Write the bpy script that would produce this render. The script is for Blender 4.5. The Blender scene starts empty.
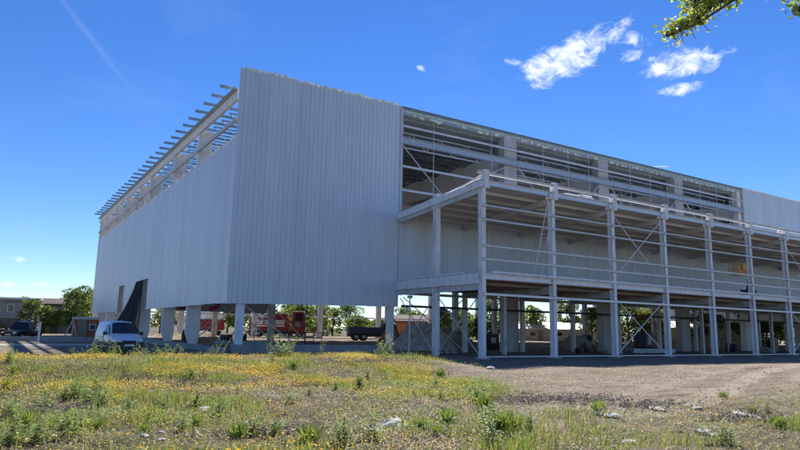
import bpy, math, random
import numpy as np
from mathutils import Vector, Matrix, Euler
random.seed(11)
RNG = np.random.default_rng(5)
S = bpy.context.scene
COL = S.collection
PI = math.pi

# ------------------------------------------------------------------ camera model
FPX, PITCH, ROLL, YAW = 631.09, .1642, .0189, .5669
CAM = Vector((-37.06, -39.44, 1.637))
FW = Vector((math.sin(YAW)*math.cos(PITCH), math.cos(YAW)*math.cos(PITCH), math.sin(PITCH)))
R0 = Vector((math.cos(YAW), -math.sin(YAW), 0)); U0 = R0.cross(FW)
RT = R0*math.cos(ROLL)+U0*math.sin(ROLL); UP = -R0*math.sin(ROLL)+U0*math.cos(ROLL)
def ray(x, y): return FW + RT*((x-400)/FPX) + UP*((225-y)/FPX)
def at(x, y, D):                      # a point at horizontal distance D from the viewpoint
    d = ray(x, y); t = D/math.hypot(d.x, d.y); return CAM + d*t
def gnd(x, y):                        # a point on the ground
    d = ray(x, y); t = -CAM.z/d.z; p = CAM + d*t; return p
def az(x, D, y=330):
    p = at(x, y, D); return p.x, p.y

# ------------------------------------------------------------------ materials
def newmat(name):
    m = bpy.data.materials.new(name); m.use_nodes = True
    nt = m.node_tree; b = nt.nodes['Principled BSDF']
    return m, nt, b
def mat(name, col, rough=.6, metal=0., var=.12, scale=3., bump=0., dirt=None, dscale=.6, trans=0., stretch=(1, 1, 1)):
    m, nt, b = newmat(name); N = nt.nodes; L = nt.links
    tc = N.new('ShaderNodeTexCoord'); mp = N.new('ShaderNodeMapping'); mp.inputs['Scale'].default_value = stretch
    L.new(tc.outputs['Object'], mp.inputs[0])
    nz = N.new('ShaderNodeTexNoise'); nz.inputs['Scale'].default_value = scale; nz.inputs['Detail'].default_value = 6
    L.new(mp.outputs[0], nz.inputs['Vector'])
    mr = N.new('ShaderNodeMapRange'); mr.inputs['From Min'].default_value = .3; mr.inputs['From Max'].default_value = .7
    mr.inputs['To Min'].default_value = 1-var; mr.inputs['To Max'].default_value = 1+var
    L.new(nz.outputs['Fac'], mr.inputs['Value'])
    mx = N.new('ShaderNodeMix'); mx.data_type = 'RGBA'; mx.blend_type = 'MULTIPLY'; mx.inputs['Factor'].default_value = 1
    mx.inputs['A'].default_value = (*col, 1); L.new(mr.outputs[0], mx.inputs['B'])
    out = mx.outputs['Result']
    if dirt:
        n2 = N.new('ShaderNodeTexNoise'); n2.inputs['Scale'].default_value = dscale; n2.inputs['Detail'].default_value = 8
        n2.inputs['Roughness'].default_value = .65
        L.new(mp.outputs[0], n2.inputs['Vector'])
        r2 = N.new('ShaderNodeMapRange'); r2.inputs['From Min'].default_value = .5; r2.inputs['From Max'].default_value = .75
        L.new(n2.outputs['Fac'], r2.inputs['Value'])
        m2 = N.new('ShaderNodeMix'); m2.data_type = 'RGBA'; L.new(r2.outputs[0], m2.inputs['Factor'])
        L.new(out, m2.inputs['A']); m2.inputs['B'].default_value = (*dirt, 1); out = m2.outputs['Result']
    L.new(out, b.inputs['Base Color'])
    b.inputs['Roughness'].default_value = rough; b.inputs['Metallic'].default_value = metal
    if bump:
        bp = N.new('ShaderNodeBump'); bp.inputs['Strength'].default_value = bump; bp.inputs['Distance'].default_value = .05
        L.new(nz.outputs['Fac'], bp.inputs['Height']); L.new(bp.outputs[0], b.inputs['Normal'])
    if trans:
        t = N.new('ShaderNodeBsdfTranslucent'); L.new(out, t.inputs['Color'])
        s = N.new('ShaderNodeMixShader'); s.inputs[0].default_value = trans
        L.new(b.outputs[0], s.inputs[1]); L.new(t.outputs[0], s.inputs[2])
        L.new(s.outputs[0], N['Material Output'].inputs['Surface'])
    return m
def attr_mat(name, rough=.7, trans=.4, thru=(1.7, 1.65, .9)):          # natural colour differences from one plant piece to the next
    m, nt, b = newmat(name); N = nt.nodes; L = nt.links
    a = N.new('ShaderNodeAttribute'); a.attribute_name = 'tint'
    L.new(a.outputs['Color'], b.inputs['Base Color']); b.inputs['Roughness'].default_value = rough
    t = N.new('ShaderNodeBsdfTranslucent'); yl = N.new('ShaderNodeMix'); yl.data_type = 'RGBA'; yl.blend_type = 'MULTIPLY'; yl.inputs['Factor'].default_value = 1; yl.inputs['B'].default_value = (*thru, 1)   # light passing through a leaf is yellower
    L.new(a.outputs['Color'], yl.inputs['A']); L.new(yl.outputs['Result'], t.inputs['Color'])
    s = N.new('ShaderNodeMixShader'); s.inputs[0].default_value = trans
    L.new(b.outputs[0], s.inputs[1]); L.new(t.outputs[0], s.inputs[2])
    L.new(s.outputs[0], N['Material Output'].inputs['Surface'])
    return m
M = {}
M['clad'] = mat('cladding_sheet', (.69, .725, .75), .42, .12, .05, 1.2, 0, (.62, .65, .67), .25, stretch=(2, 2, .25))
nt_ = M['clad'].node_tree; b_ = nt_.nodes['Principled BSDF']; src_ = b_.inputs['Base Color'].links[0].from_socket   # sheets of slightly different batches
tc_ = nt_.nodes.new('ShaderNodeTexCoord'); sx_ = nt_.nodes.new('ShaderNodeSeparateXYZ'); nt_.links.new(tc_.outputs['Object'], sx_.inputs[0])
ad_ = nt_.nodes.new('ShaderNodeMath'); ad_.operation = 'ADD'; nt_.links.new(sx_.outputs['X'], ad_.inputs[0]); nt_.links.new(sx_.outputs['Y'], ad_.inputs[1])
dv_ = nt_.nodes.new('ShaderNodeMath'); dv_.operation = 'DIVIDE'; nt_.links.new(ad_.outputs[0], dv_.inputs[0]); dv_.inputs[1].default_value = 1.02
fl_ = nt_.nodes.new('ShaderNodeMath'); fl_.operation = 'FLOOR'; nt_.links.new(dv_.outputs[0], fl_.inputs[0])
wn_ = nt_.nodes.new('ShaderNodeTexWhiteNoise'); wn_.noise_dimensions = '1D'; nt_.links.new(fl_.outputs[0], wn_.inputs['W'])
mr_ = nt_.nodes.new('ShaderNodeMapRange'); mr_.inputs['To Min'].default_value = .965; mr_.inputs['To Max'].default_value = 1.04; nt_.links.new(wn_.outputs['Value'], mr_.inputs['Value'])
mx_n = nt_.nodes.new('ShaderNodeMix'); mx_n.data_type = 'RGBA'; mx_n.blend_type = 'MULTIPLY'; mx_n.inputs['Factor'].default_value = 1
nt_.links.new(src_, mx_n.inputs['A']); nt_.links.new(mr_.outputs[0], mx_n.inputs['B']); nt_.links.new(mx_n.outputs['Result'], b_.inputs['Base Color'])
M['white_steel'] = mat('white_primed_steel', (.86, .85, .83), .5, .0, .06, 2, 0, (.62, .57, .50), 1.3, stretch=(2, 2, .5))
M['grey_steel'] = mat('grey_primed_steel', (.60, .60, .58), .5, .0, .08, 2, 0, (.36, .35, .33), 1.0)
M['galv'] = mat('galvanised_steel', (.72, .74, .76), .38, .3, .08, 4)
M['dark_steel'] = mat('dark_steel', (.045, .047, .05), .6, .2, .15, 4)
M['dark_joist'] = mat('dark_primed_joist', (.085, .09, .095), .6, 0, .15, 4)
M['concrete'] = mat('pale_concrete', (.82, .81, .78), .8, 0, .08, 1.5, .1, (.68, .66, .62), .7, stretch=(1, 1, .5))
M['mid_concrete'] = mat('grey_column_concrete', (.50, .49, .47), .8, 0, .1, 1.5, .1, (.40, .385, .36), .7, stretch=(1, 1, .5))
M['teal_galv'] = mat('weathered_galvanised_steel', (.34, .41, .43), .42, .4, .15, 3)
M['blue_galv'] = mat('bluish_galvanised_steel', (.44, .50, .55), .4, .3, .1, 3)
M['grey_concrete'] = mat('grey_concrete', (.34, .33, .31), .85, 0, .12, 2, .2, (.24, .23, .21), .8)
M['deck'] = mat('roof_sheet_underside', (.58, .62, .64), .6, .2, .1, .8)
M['annex_deck'] = mat('annex_sheet_underside', (.63, .635, .63), .65, 0, .12, .6, 0, (.50, .49, .47), .5, stretch=(.3, 1, 1))
M['slab'] = mat('brown_slab_underside', (.27, .21, .16), .85, 0, .2, 1.2, .1, (.18, .15, .12), .9)
M['foam'] = mat('insulation_foam', (.88, .85, .72), .9, 0, .18, 9, .4, (.55, .45, .25), 5)
M['ply'] = mat('tan_board', (.5, .42, .33), .8, 0, .15, 2)
M['tarp'] = mat('black_tarp', (.008, .009, .010), .9, 0, .3, 2)
M['silver'] = mat('silver_paint', (.70, .73, .76), .3, .15, .04, 2)
M['black_plastic'] = mat('black_plastic', (.02, .022, .026), .5, 0, .15, 6)
M['rubber'] = mat('tyre_rubber', (.018, .018, .018), .85, 0, .15, 8)
M['rim'] = mat('wheel_rim', (.4, .41, .42), .4, .6, .1, 6)
M['glass'] = mat('vehicle_glass', (.018, .022, .028), .06, 0, .1, 2)
M['lamp'] = mat('lamp_lens', (.75, .78, .8), .12, .2, .05, 8)
M['plate'] = mat('number_plate', (.75, .75, .72), .5, 0, .04, 8)
M['ink'] = mat('dark_ink', (.02, .02, .025), .6, 0, .1, 8)
M['red'] = mat('red_paint', (.26, .014, .02), .45, 0, .18, 1.2, 0, (.16, .02, .02), .9)
M['red_mark'] = mat('red_sign_paint', (.38, .02, .03), .6, 0, .08, 2)
M['white_paint'] = mat('white_paint', (.78, .78, .76), .5, 0, .05, 2)
M['yellow'] = mat('yellow_paint', (.72, .42, .03), .45, 0, .08, 2)
M['orange'] = mat('orange_paint', (.65, .20, .03), .45, 0, .08, 2)
M['dark_blue'] = mat('dark_blue_paint', (.03, .045, .10), .45, 0, .1, 2)
M['dark_car'] = mat('dark_car_paint', (.03, .032, .035), .3, .2, .1, 2)
M['brick'] = mat('orange_brick', (.42, .15, .07), .9, 0, .22, 5, .2, (.30, .12, .07), 1.2)
M['render_grey'] = mat('grey_render', (.33, .31, .29), .9, 0, .12, .9, 0, (.24, .22, .2), .5)
M['render_pale'] = mat('pale_render', (.55, .51, .45), .9, 0, .12, .9, 0, (.4, .36, .3), .5)
M['roof_dark'] = mat('dark_roof', (.10, .075, .065), .85, 0, .2, 2)
M['roof_light'] = mat('light_sheet_roof', (.62, .62, .60), .5, .1, .08, 2)
M['wood'] = mat('weathered_wood', (.33, .26, .19), .85, 0, .25, 3, 0, stretch=(6, 6, 1))
M['bark'] = mat('tree_bark', (.11, .085, .06), .95, 0, .3, 6, .4, stretch=(3, 3, .7))
M['rock'] = mat('pale_rubble', (.50, .47, .42), .95, 0, .2, 6, .5, (.33, .30, .26), 3)
M['twig'] = mat('dead_twig', (.34, .275, .205), .95, 0, .35, 8)
M['tarp_grey'] = mat('grey_sheeting', (.42, .41, .38), .7, 0, .2, 1.5, .2, (.25, .23, .2), 1.2)
M['earth'] = mat('heaped_earth', (.30, .24, .18), .95, 0, .3, 2.5, .5, (.20, .155, .115), 1.2)
M['drum_grey'] = mat('mixer_drum', (.32, .31, .29), .7, 0, .25, 4, 0, (.17, .16, .14), 2)
M['alu'] = mat('aluminium', (.75, .75, .75), .4, .2, .06, 6)
M['sack'] = mat('white_plastic', (.8, .8, .8), .5, 0, .05, 5)
M['leaf'] = attr_mat('tree_leaves', .5, .5)
M['grass'] = attr_mat('grass_blades', .6, .45, (1.3, 1.22, .8))
M['petal'] = attr_mat('flower_petals', .7, .4, (1.1, 1.0, .8))

# ------------------------------------------------------------------ mesh helpers
class MB:
    def __init__(s): s.v = []; s.f = []
    def add(s, vs, fs):
        o = len(s.v); s.v += [tuple(p) for p in vs]; s.f += [tuple(o+i for i in f) for f in fs]; return s
    def box(s, x0, x1, y0, y1, z0, z1):
        vs = [(x, y, z) for z in (z0, z1) for y in (y0, y1) for x in (x0, x1)]
        return s.add(vs, [(0, 2, 3, 1), (4, 5, 7, 6), (0, 1, 5, 4), (2, 6, 7, 3), (0, 4, 6, 2), (1, 3, 7, 5)])
    def bar(s, a, b, w, h, up=(0, 0, 1)):
        a = Vector(a); b = Vector(b); d = (b-a).normalized(); u = Vector(up)
        if abs(d.dot(u)) > .99: u = Vector((0, 1, 0))
        r = d.cross(u).normalized(); u = r.cross(d)
        vs = []
        for p in (a, b):
            for sx, sz in ((-1, -1), (1, -1), (1, 1), (-1, 1)): vs.append(p+r*(sx*w/2)+u*(sz*h/2))
        return s.add(vs, [(0, 1, 2, 3), (7, 6, 5, 4), (0, 4, 5, 1), (1, 5, 6, 2), (2, 6, 7, 3), (3, 7, 4, 0)])
    def chan(s, a, b, w, h, t, up=(0, 0, 1), flip=1):      # a C section: web on one side, two flanges
        a = Vector(a); b = Vector(b); d = (b-a).normalized(); u = Vector(up); r = d.cross(u).normalized()*flip; u = Vector(up)
        s.bar(a+r*(w/2-t/2), b+r*(w/2-t/2), t, h, up)
        for k in (-1, 1):
            o = u*(k*(h/2-t/2))-r*(t/2)
            s.bar(a+o, b+o, w-t*1.02, t, up)
        return s
    def tube(s, pts, rad, n=8, cap=True):
        pts = [Vector(p) for p in pts]; rr = rad if isinstance(rad, (list, tuple)) else [rad]*len(pts)
        vs = []; fs = []
        for i, p in enumerate(pts):
            d = (pts[min(i+1, len(pts)-1)]-pts[max(i-1, 0)]).normalized()
            u = Vector((0, 0, 1)) if abs(d.z) < .95 else Vector((1, 0, 0))
            r = d.cross(u).normalized(); u = r.cross(d)
            for k in range(n):
                t = 2*PI*k/n; vs.append(p+(r*math.cos(t)+u*math.sin(t))*rr[i])
        for i in range(len(pts)-1):
            for k in range(n):
                k2 = (k+1) % n; fs.append((i*n+k, i*n+k2, (i+1)*n+k2, (i+1)*n+k))
        if cap: fs.append(tuple(range(n-1, -1, -1))); fs.append(tuple((len(pts)-1)*n+k for k in range(n)))
        return s.add(vs, fs)
    def prism(s, poly, z0, z1):                             # poly in xy
        n = len(poly)
        vs = [(x, y, z0) for x, y in poly]+[(x, y, z1) for x, y in poly]
        return s.add(vs, [tuple(range(n-1, -1, -1)), tuple(range(n, 2*n))]+[(i, (i+1) % n, n+(i+1) % n, n+i) for i in range(n)])
    def prism_x(s, poly, x0, x1):                           # poly in yz
        n = len(poly)
        vs = [(x0, y, z) for y, z in poly]+[(x1, y, z) for y, z in poly]
        return s.add(vs, [tuple(range(n-1, -1, -1)), tuple(range(n, 2*n))]+[(i, (i+1) % n, n+(i+1) % n, n+i) for i in range(n)])
    def prism_y(s, poly, y0, y1):                           # poly in xz
        n = len(poly)
        vs = [(x, y0, z) for x, z in poly]+[(x, y1, z) for x, z in poly]
        return s.add(vs, [tuple(range(n)), tuple(range(2*n-1, n-1, -1))]+[(i, n+i, n+(i+1) % n, (i+1) % n) for i in range(n)])
    def lathe(s, prof, n=24, c=(0, 0, 0), ax='z', rot=None):
        vs = []; fs = []
        for r, z in prof:
            for k in range(n):
                t = 2*PI*k/n; p = Vector((r*math.cos(t), r*math.sin(t), z))
                if rot is not None: p = rot @ p
                elif ax == 'x': p = Vector((p.z, p.x, p.y))
                vs.append(p+Vector(c))
        for i in range(len(prof)-1):
            for k in range(n):
                k2 = (k+1) % n; fs.append((i*n+k, i*n+k2, (i+1)*n+k2, (i+1)*n+k))
        return s.add(vs, fs)
    def loft(s, rings, caps=True):
        n = len(rings[0]); vs = [p for r in rings for p in r]; fs = []
        for i in range(len(rings)-1):
            for k in range(n):
                k2 = (k+1) % n; fs.append((i*n+k, i*n+k2, (i+1)*n+k2, (i+1)*n+k))
        if caps: fs.append(tuple(range(n-1, -1, -1))); fs.append(tuple((len(rings)-1)*n+k for k in range(n)))
        return s.add(vs, fs)
    def quad(s, *p): return s.add(p, [(0, 1, 2, 3)])

def link(o, parent=None):
    COL.objects.link(o)
    if parent: o.parent = parent
    return o
def obj(name, mb, m, parent=None, world=False, smooth=False, bevel=0., origin=None):
    v = mb.v
    off = Vector((0, 0, 0))
    if world and parent: off = parent.location.copy()
    if origin is not None: off = Vector(origin)
    if off.length: v = [(p[0]-off.x, p[1]-off.y, p[2]-off.z) for p in v]
    me = bpy.data.meshes.new(name); me.from_pydata(v, [], mb.f); me.update()
    import bmesh
    bm = bmesh.new(); bm.from_mesh(me); bmesh.ops.recalc_face_normals(bm, faces=bm.faces); bm.to_mesh(me); bm.free()
    me.materials.append(M[m] if isinstance(m, str) else m)
    if smooth:
        for p in me.polygons: p.use_smooth = True
        me.set_sharp_from_angle(angle=math.radians(38))
    o = bpy.data.objects.new(name, me); link(o, parent)
    if origin is not None: o.location = origin
    if bevel:
        b = o.modifiers.new('edge', 'BEVEL'); b.width = bevel; b.segments = 2; b.limit_method = 'ANGLE'
    return o
def tag(o, label=None, cat=None, group=None, kind=None):
    if label: o['label'] = label
    if cat: o['category'] = cat
    if group: o['group'] = group
    if kind: o['kind'] = kind
    return o
def thing(name, label, cat, loc=(0, 0, 0), rz=0, group=None):
    o = bpy.data.objects.new(name, None); o.empty_display_size = .3; link(o); o.location = loc; o.rotation_euler = (0, 0, rz)
    return tag(o, label, cat, group)
def kids(o): return [c for c in COL.objects if c.parent == o]
def dup(o, loc, rz=0., sc=1., label=None, group=None):
    r = o.copy(); COL.objects.link(r); r.location = loc; r.rotation_euler = (0, 0, rz); r.scale = (sc, sc, sc) if not isinstance(sc, tuple) else sc
    if label: r['label'] = label
    if group: r['group'] = group
    for ch in o_children[o.name] if o.name in o_children else kids(o):
        c = ch.copy(); COL.objects.link(c); c.parent = r
    return r
o_children = {}
def np_mesh(name, V, quads, tris, tint=None):
    me = bpy.data.meshes.new(name)
    V = np.asarray(V, np.float32); nq = 0 if quads is None else len(quads); nt = 0 if tris is None else len(tris)
    me.vertices.add(len(V)); me.vertices.foreach_set('co', V.ravel())
    loops = []
    if nq: loops.append(np.asarray(quads, np.int32).ravel())
    if nt: loops.append(np.asarray(tris, np.int32).ravel())
    lp = np.concatenate(loops); me.loops.add(len(lp)); me.loops.foreach_set('vertex_index', lp)
    st = np.concatenate([np.arange(nq)*4, nq*4+np.arange(nt)*3]).astype(np.int32)
    me.polygons.add(nq+nt); me.polygons.foreach_set('loop_start', st)
    me.update(calc_edges=True)
    if tint is not None:
        a = me.attributes.new('tint', 'FLOAT_COLOR', 'POINT')
        c = np.ones((len(V), 4), np.float32); c[:, :3] = tint; a.data.foreach_set('color', c.ravel())
    return me

# ------------------------------------------------------------------ noise for terrain and plant cover
def _hash(ix, iy, seed):
    h = (ix.astype(np.int64)*374761393 + iy.astype(np.int64)*668265263 + seed*974711) & 0x7fffffff
    h = ((h ^ (h >> 13))*1274126177) & 0x7fffffff
    return ((h ^ (h >> 16)) & 0xffff)/65535.
def vnoise(x, y, seed=0):
    ix = np.floor(x); iy = np.floor(y); fx = x-ix; fy = y-iy
    fx = fx*fx*(3-2*fx); fy = fy*fy*(3-2*fy)
    a = _hash(ix, iy, seed); b = _hash(ix+1, iy, seed); c = _hash(ix, iy+1, seed); d = _hash(ix+1, iy+1, seed)
    return (a*(1-fx)+b*fx)*(1-fy)+(c*(1-fx)+d*fx)*fy
def fbm(x, y, seed=0, oct=4):
    s = 0; a = .5; t = 0
    for i in range(oct):
        s = s+a*vnoise(x*2**i, y*2**i, seed+i*17); t += a; a *= .5
    return s/t
def sstep(a, b, x):
    t = np.clip((x-a)/(b-a), 0, 1); return t*t*(3-2*t)
def height(x, y):
    x = np.asarray(x, float); y = np.asarray(y, float)
    left = 1-sstep(-22.5, -18.5, x+.25*(y+15))
    m = .43*left*sstep(-22.5, -16.6, y)*(1-sstep(-15.2, -11.6, y))
    near = 1-sstep(-14.5, -11.0, y)
    h = m*(.75+.5*fbm(x*.35, y*.35, 3))
    h = h + near*((fbm(x*.28, y*.28, 9)-.5)*.22 + (fbm(x*1.3, y*1.3, 21)-.5)*.10*(.4+.6*grassy(x, y)))
    return h
def grassy(x, y):                                    # 1 on the weedy ground, 0 on the bare earth
    d = (x+19.5)-(y+14)*.58                          # across the line that parts weeds from bare earth
    g = 1-sstep(-1.2, 2.6, d+(fbm(x*.4, y*.4, 31)-.5)*5)
    near = (1-sstep(-31.0, -29.2, y-.08*(x+24)+(fbm(x*.6, y*.6, 37)-.5)*2.4))*.62     # weeds again close in, on the right
    return np.maximum(g, near)
def Z(x, y): return float(height(np.array([x]), np.array([y]))[0])

# ------------------------------------------------------------------ ground
def axis(lo, hi, a, b, step, grow=1.22):
    xs = list(np.arange(a, b+step/2, step)); s = step; x = a; L = []
    while x > lo: s *= grow; x -= s; L.append(x)
    s = step; x = b; H = []
    while x < hi: s *= grow; x += s; H.append(x)
    return np.array(L[::-1]+xs+H)
gx = axis(-2500, 2500, -52, -8, .2); gy = axis(-2500, 2500, -41, -9, .2)
GX, GY = np.meshgrid(gx, gy); HZ = height(GX, GY)
nx, ny = len(gx), len(gy)
V = np.stack([GX.ravel(), GY.ravel(), HZ.ravel()], 1)
ii = (np.arange(ny-1)[:, None]*nx+np.arange(nx-1)[None, :]).ravel()
Q = np.stack([ii, ii+1, ii+nx+1, ii+nx], 1)
me = np_mesh('ground', V, Q, None)
TP = [gnd(*q) for q in ((900, 352), (806, 362), (757, 374), (728, 388), (694, 402), (650, 414), (560, 425))]
def track(x, y):
    d = np.full(np.shape(x), 1e9)
    for p, q in zip(TP[:-1], TP[1:]):
        ax, ay, bx_, by_ = p.x, p.y, q.x, q.y; L2 = (bx_-ax)**2+(by_-ay)**2
        t = np.clip(((x-ax)*(bx_-ax)+(y-ay)*(by_-ay))/L2, 0, 1); d = np.minimum(d, np.hypot(x-ax-t*(bx_-ax), y-ay-t*(by_-ay)))
    return d
TD = track(GX, GY)+(fbm(GX*.9, GY*.9, 141)-.5)*.5
TRK = (1-sstep(.25, .6, TD))*.9+.45*(1-sstep(.2, .55, np.abs(TD-1.75)))
a = me.attributes.new('track', 'FLOAT', 'POINT'); a.data.foreach_set('value', TRK.ravel().astype(np.float32))
me.vertices.foreach_set('co', np.stack([GX.ravel(), GY.ravel(), (HZ-.035*TRK).ravel()], 1).astype(np.float32).ravel())
cov = grassy(GX, GY)*(1-sstep(-13, -11, GY))
far = sstep(70, 90, GY)
a = me.attributes.new('cover', 'FLOAT', 'POINT'); a.data.foreach_set('value', np.maximum(cov, far).ravel().astype(np.float32))
for p in me.polygons: p.use_smooth = True
def ground_mat():
    m, nt, b = newmat('ground_earth'); N = nt.nodes; L = nt.links
    tc = N.new('ShaderNodeTexCoord')
    def noise(sc, det=8, ro=.6, st=None):
        n = N.new('ShaderNodeTexNoise'); n.inputs['Scale'].default_value = sc; n.inputs['Detail'].default_value = det; n.inputs['Roughness'].default_value = ro
        if st:
            mp = N.new('ShaderNodeMapping'); mp.inputs['Scale'].default_value = st; mp.inputs['Rotation'].default_value = (0, 0, .25); L.new(tc.outputs['Object'], mp.inputs[0]); L.new(mp.outputs[0], n.inputs['Vector'])
        else: L.new(tc.outputs['Object'], n.inputs['Vector'])
        return n
    def ramp(src, stops):
        r = N.new('ShaderNodeValToRGB'); e = r.color_ramp.elements
        while len(e) < len(stops): e.new(.5)
        for q, (p, c) in zip(e, stops): q.position = p; q.color = (*c, 1)
        L.new(src, r.inputs[0]); return r
    def mix(f, A, B, mode='MIX'):
        x = N.new('ShaderNodeMix'); x.data_type = 'RGBA'; x.blend_type = mode
        if isinstance(f, float): x.inputs['Factor'].default_value = f
        else: L.new(f, x.inputs['Factor'])
        L.new(A, x.inputs['A']); L.new(B, x.inputs['B']); return x.outputs['Result']
    big = noise(.35, 8, .65); fine = noise(7, 8, .7); streak = noise(1.1, 7, .6, (.35, 2.2, 1))
    dirt = ramp(big.outputs['Fac'], [(.3, (.18, .134, .092)), (.5, (.255, .197, .138)), (.7, (.335, .267, .192))])
    d2 = ramp(streak.outputs['Fac'], [(.32, (.50, .48, .46)), (.5, (1, 1, 1)), (.7, (1.25, 1.22, 1.18))])
    d3 = ramp(fine.outputs['Fac'], [(.3, (.62, .60, .58)), (.5, (1, 1, 1)), (.72, (1.3, 1.28, 1.25))])
    dirtc = mix(1., mix(1., dirt.outputs[0], d2.outputs[0], 'MULTIPLY'), d3.outputs[0], 'MULTIPLY')
    n4 = noise(1.6, 9, .72)
    under = ramp(n4.outputs['Fac'], [(.30, (.035, .028, .016)), (.46, (.085, .070, .034)), (.58, (.155, .118, .062)), (.74, (.32, .25, .165))])
    underc = mix(1., under.outputs[0], d3.outputs[0], 'MULTIPLY')
    tk_ = N.new('ShaderNodeAttribute'); tk_.attribute_name = 'track'
    pale = N.new('ShaderNodeMix'); pale.data_type = 'RGBA'; pale.inputs['Factor'].default_value = .6; L.new(dirtc, pale.inputs['A']); pale.inputs['B'].default_value = (.47, .395, .31, 1)
    dirtc = mix(tk_.outputs['Fac'], dirtc, pale.outputs['Result'])
    at_ = N.new('ShaderNodeAttribute'); at_.attribute_name = 'cover'
    L.new(mix(at_.outputs['Fac'], dirtc, underc), b.inputs['Base Color'])
    b.inputs['Roughness'].default_value = .95
    bp = N.new('ShaderNodeBump'); bp.inputs['Strength'].default_value = .9; bp.inputs['Distance'].default_value = .13
    ad = N.new('ShaderNodeMath'); ad.operation = 'ADD'; L.new(fine.outputs['Fac'], ad.inputs[0]); L.new(streak.outputs['Fac'], ad.inputs[1])
    L.new(ad.outputs[0], bp.inputs['Height']); L.new(bp.outputs[0], b.inputs['Normal'])
    return m
me.materials.append(ground_mat())
tag(link(bpy.data.objects.new('ground', me)), 'dry earth and weedy ground in front of and under the hall', None, None, 'structure')

# ------------------------------------------------------------------ the hall
hall = thing('industrial_hall', 'tall pale grey corrugated hall under construction with an open steel roof edge', 'building', (-24.7, 0, 0))
HX0, HX1, HL = -24.7, 98.0, 64.0
DEP = .042
def corr(p0, d, n, L, z0, z1, name, parent=hall, period=.34, th=.05, m='clad'):
    """profiled sheet wall: ribs stand out along n; z0, z1 are functions of the run"""
    p0 = Vector(p0); d = Vector(d); n = Vector(n); s = 0; pts = []
    k = 0
    while s < L-1e-6:
        pd = period
        seg = [(0, DEP), (.68*pd, DEP), (.76*pd, 0), (.92*pd, 0)]
        for a, o in seg:
            if s+a < L: pts.append((s+a, o+.004*math.sin(k*2.1)))
        s += pd; k += 1
    pts.append((L, 0))
    mb = MB(); vs = []; fs = []
    for i in range(len(pts)-1):
        (s0, o0), (s1, o1) = pts[i], pts[i+1]; mid = (s0+s1)/2
        b = z0(mid); t = z1(mid)
        a0 = p0+d*s0+n*o0; a1 = p0+d*s1+n*o1; c0 = a0-n*th; c1 = a1-n*th
        q = [Vector((p.x, p.y, zz)) for zz in (b, t) for p in (a0, a1, c1, c0)]
        mb.add(q, [(0, 1, 5, 4), (2, 3, 7, 6), (3, 2, 1, 0), (4, 5, 6, 7)])
        if i == 0: mb.add([q[0], q[3], q[7], q[4]], [(0, 1, 2, 3)])
        if i == len(pts)-2: mb.add([q[1], q[2], q[6], q[5]], [(0, 1, 2, 3)])
    return obj(name, mb, m, parent, True)
jit = [random.uniform(-1, 1) for _ in range(400)]
def panel_j(s, w, amp): return amp*jit[int(s/w) % 400]
# front bay between the corner and the opening, the left side, the wall behind the annex and the far right bay
corr((HX0-.02, 0, 0), (1, 0, 0), (0, -1, 0), 12.72, lambda s: 3.06+.018*s+panel_j(s, 1, .015), lambda s: 18.66+panel_j(s, .92, .05), 'wall_cladding')
def left_bot(s):
    if 24.7 < s < 30.75 or 37.75 < s < 41.0: return 6.05
    return 3.10+panel_j(s+50, 1, .02)
corr((HX0-.02, .06, 0), (0, 1, 0), (-1, 0, 0), HL-.06, left_bot, lambda s: 13.93+panel_j(s+100, .92, .06), 'wall_cladding')
corr((-11.97, -.02, 0), (1, 0, 0), (0, -1, 0), 47.4, lambda s: 4.62, lambda s: 10.08+panel_j(s+7, .92, .02), 'wall_cladding')
corr((35.5, 0, 0), (1, 0, 0), (0, -1, 0), HX1-35.5, lambda s: 3.32+panel_j(s+60, 1, .02), lambda s: 18.72+panel_j(s+9, .92, .04), 'wall_cladding')
corr((HX0, HL, 0), (1, 0, 0), (0, 1, 0), HX1-HX0, lambda s: 9.5+panel_j(s, 1, .05), lambda s: 18.2, 'wall_cladding', period=.92)
corr((HX1, 0, 0), (0, 1, 0), (1, 0, 0), HL, lambda s: 3.3, lambda s: 18.5, 'wall_cladding', period=.92)
# torn insulation showing along the sheet tops
def foam(p0, d, L, ztop, w=.10, amp=.09, gap=.0, step=.14):
    mb = MB(); p0 = Vector(p0); d = Vector(d); n = Vector((-d.y, d.x, 0)); s = 0
    while s < L:
        l = step*random.uniform(.6, 1.6)
        if random.random() > gap:
            h0 = random.uniform(-.04, amp); h1 = random.uniform(.02, amp)+max(h0, 0)
            ww = w*random.uniform(.6, 1.15); zz = ztop(min(s, L))
            a = p0+d*s+n*random.uniform(-.02, .02); b = p0+d*min(s+l*1.1, L)
            q = [Vector((p.x, p.y, 0))+n*(k*ww)+Vector((0, 0, zz+o)) for o in (-.12+h0, h1) for p, k in ((a, -1), (b, -1), (b, 1), (a, 1))]
            for i in range(4, 8): q[i].z += random.uniform(-.03, .03)
            mb.add(q, [(3, 2, 1, 0), (4, 5, 6, 7), (0, 1, 5, 4), (1, 2, 6, 5), (2, 3, 7, 6), (3, 0, 4, 7)])
        s += l
    return mb
obj('insulation_edge', foam((HX0+.25, .02, 0), (1, 0, 0), 12.2, lambda s: 18.70+panel_j(s, .92, .05), .06, .11, .10, .07), 'foam', hall, True)
obj('insulation_edge', foam((HX0+.03, .3, 0), (0, 1, 0), HL-.6, lambda s: 13.97+panel_j(s+100, .92, .06), .06, .12, .25, .08), 'foam', hall, True)
obj('insulation_edge', foam((35.6, .03, 0), (1, 0, 0), 60, lambda s: 18.76, .1, .06, .4), 'foam', hall, True)
obj('corner_flashing', MB().bar((HX0-.045, -.03, 3.03), (HX0-.045, -.03, 18.72), .09, .09), 'clad', hall, True)
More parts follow.
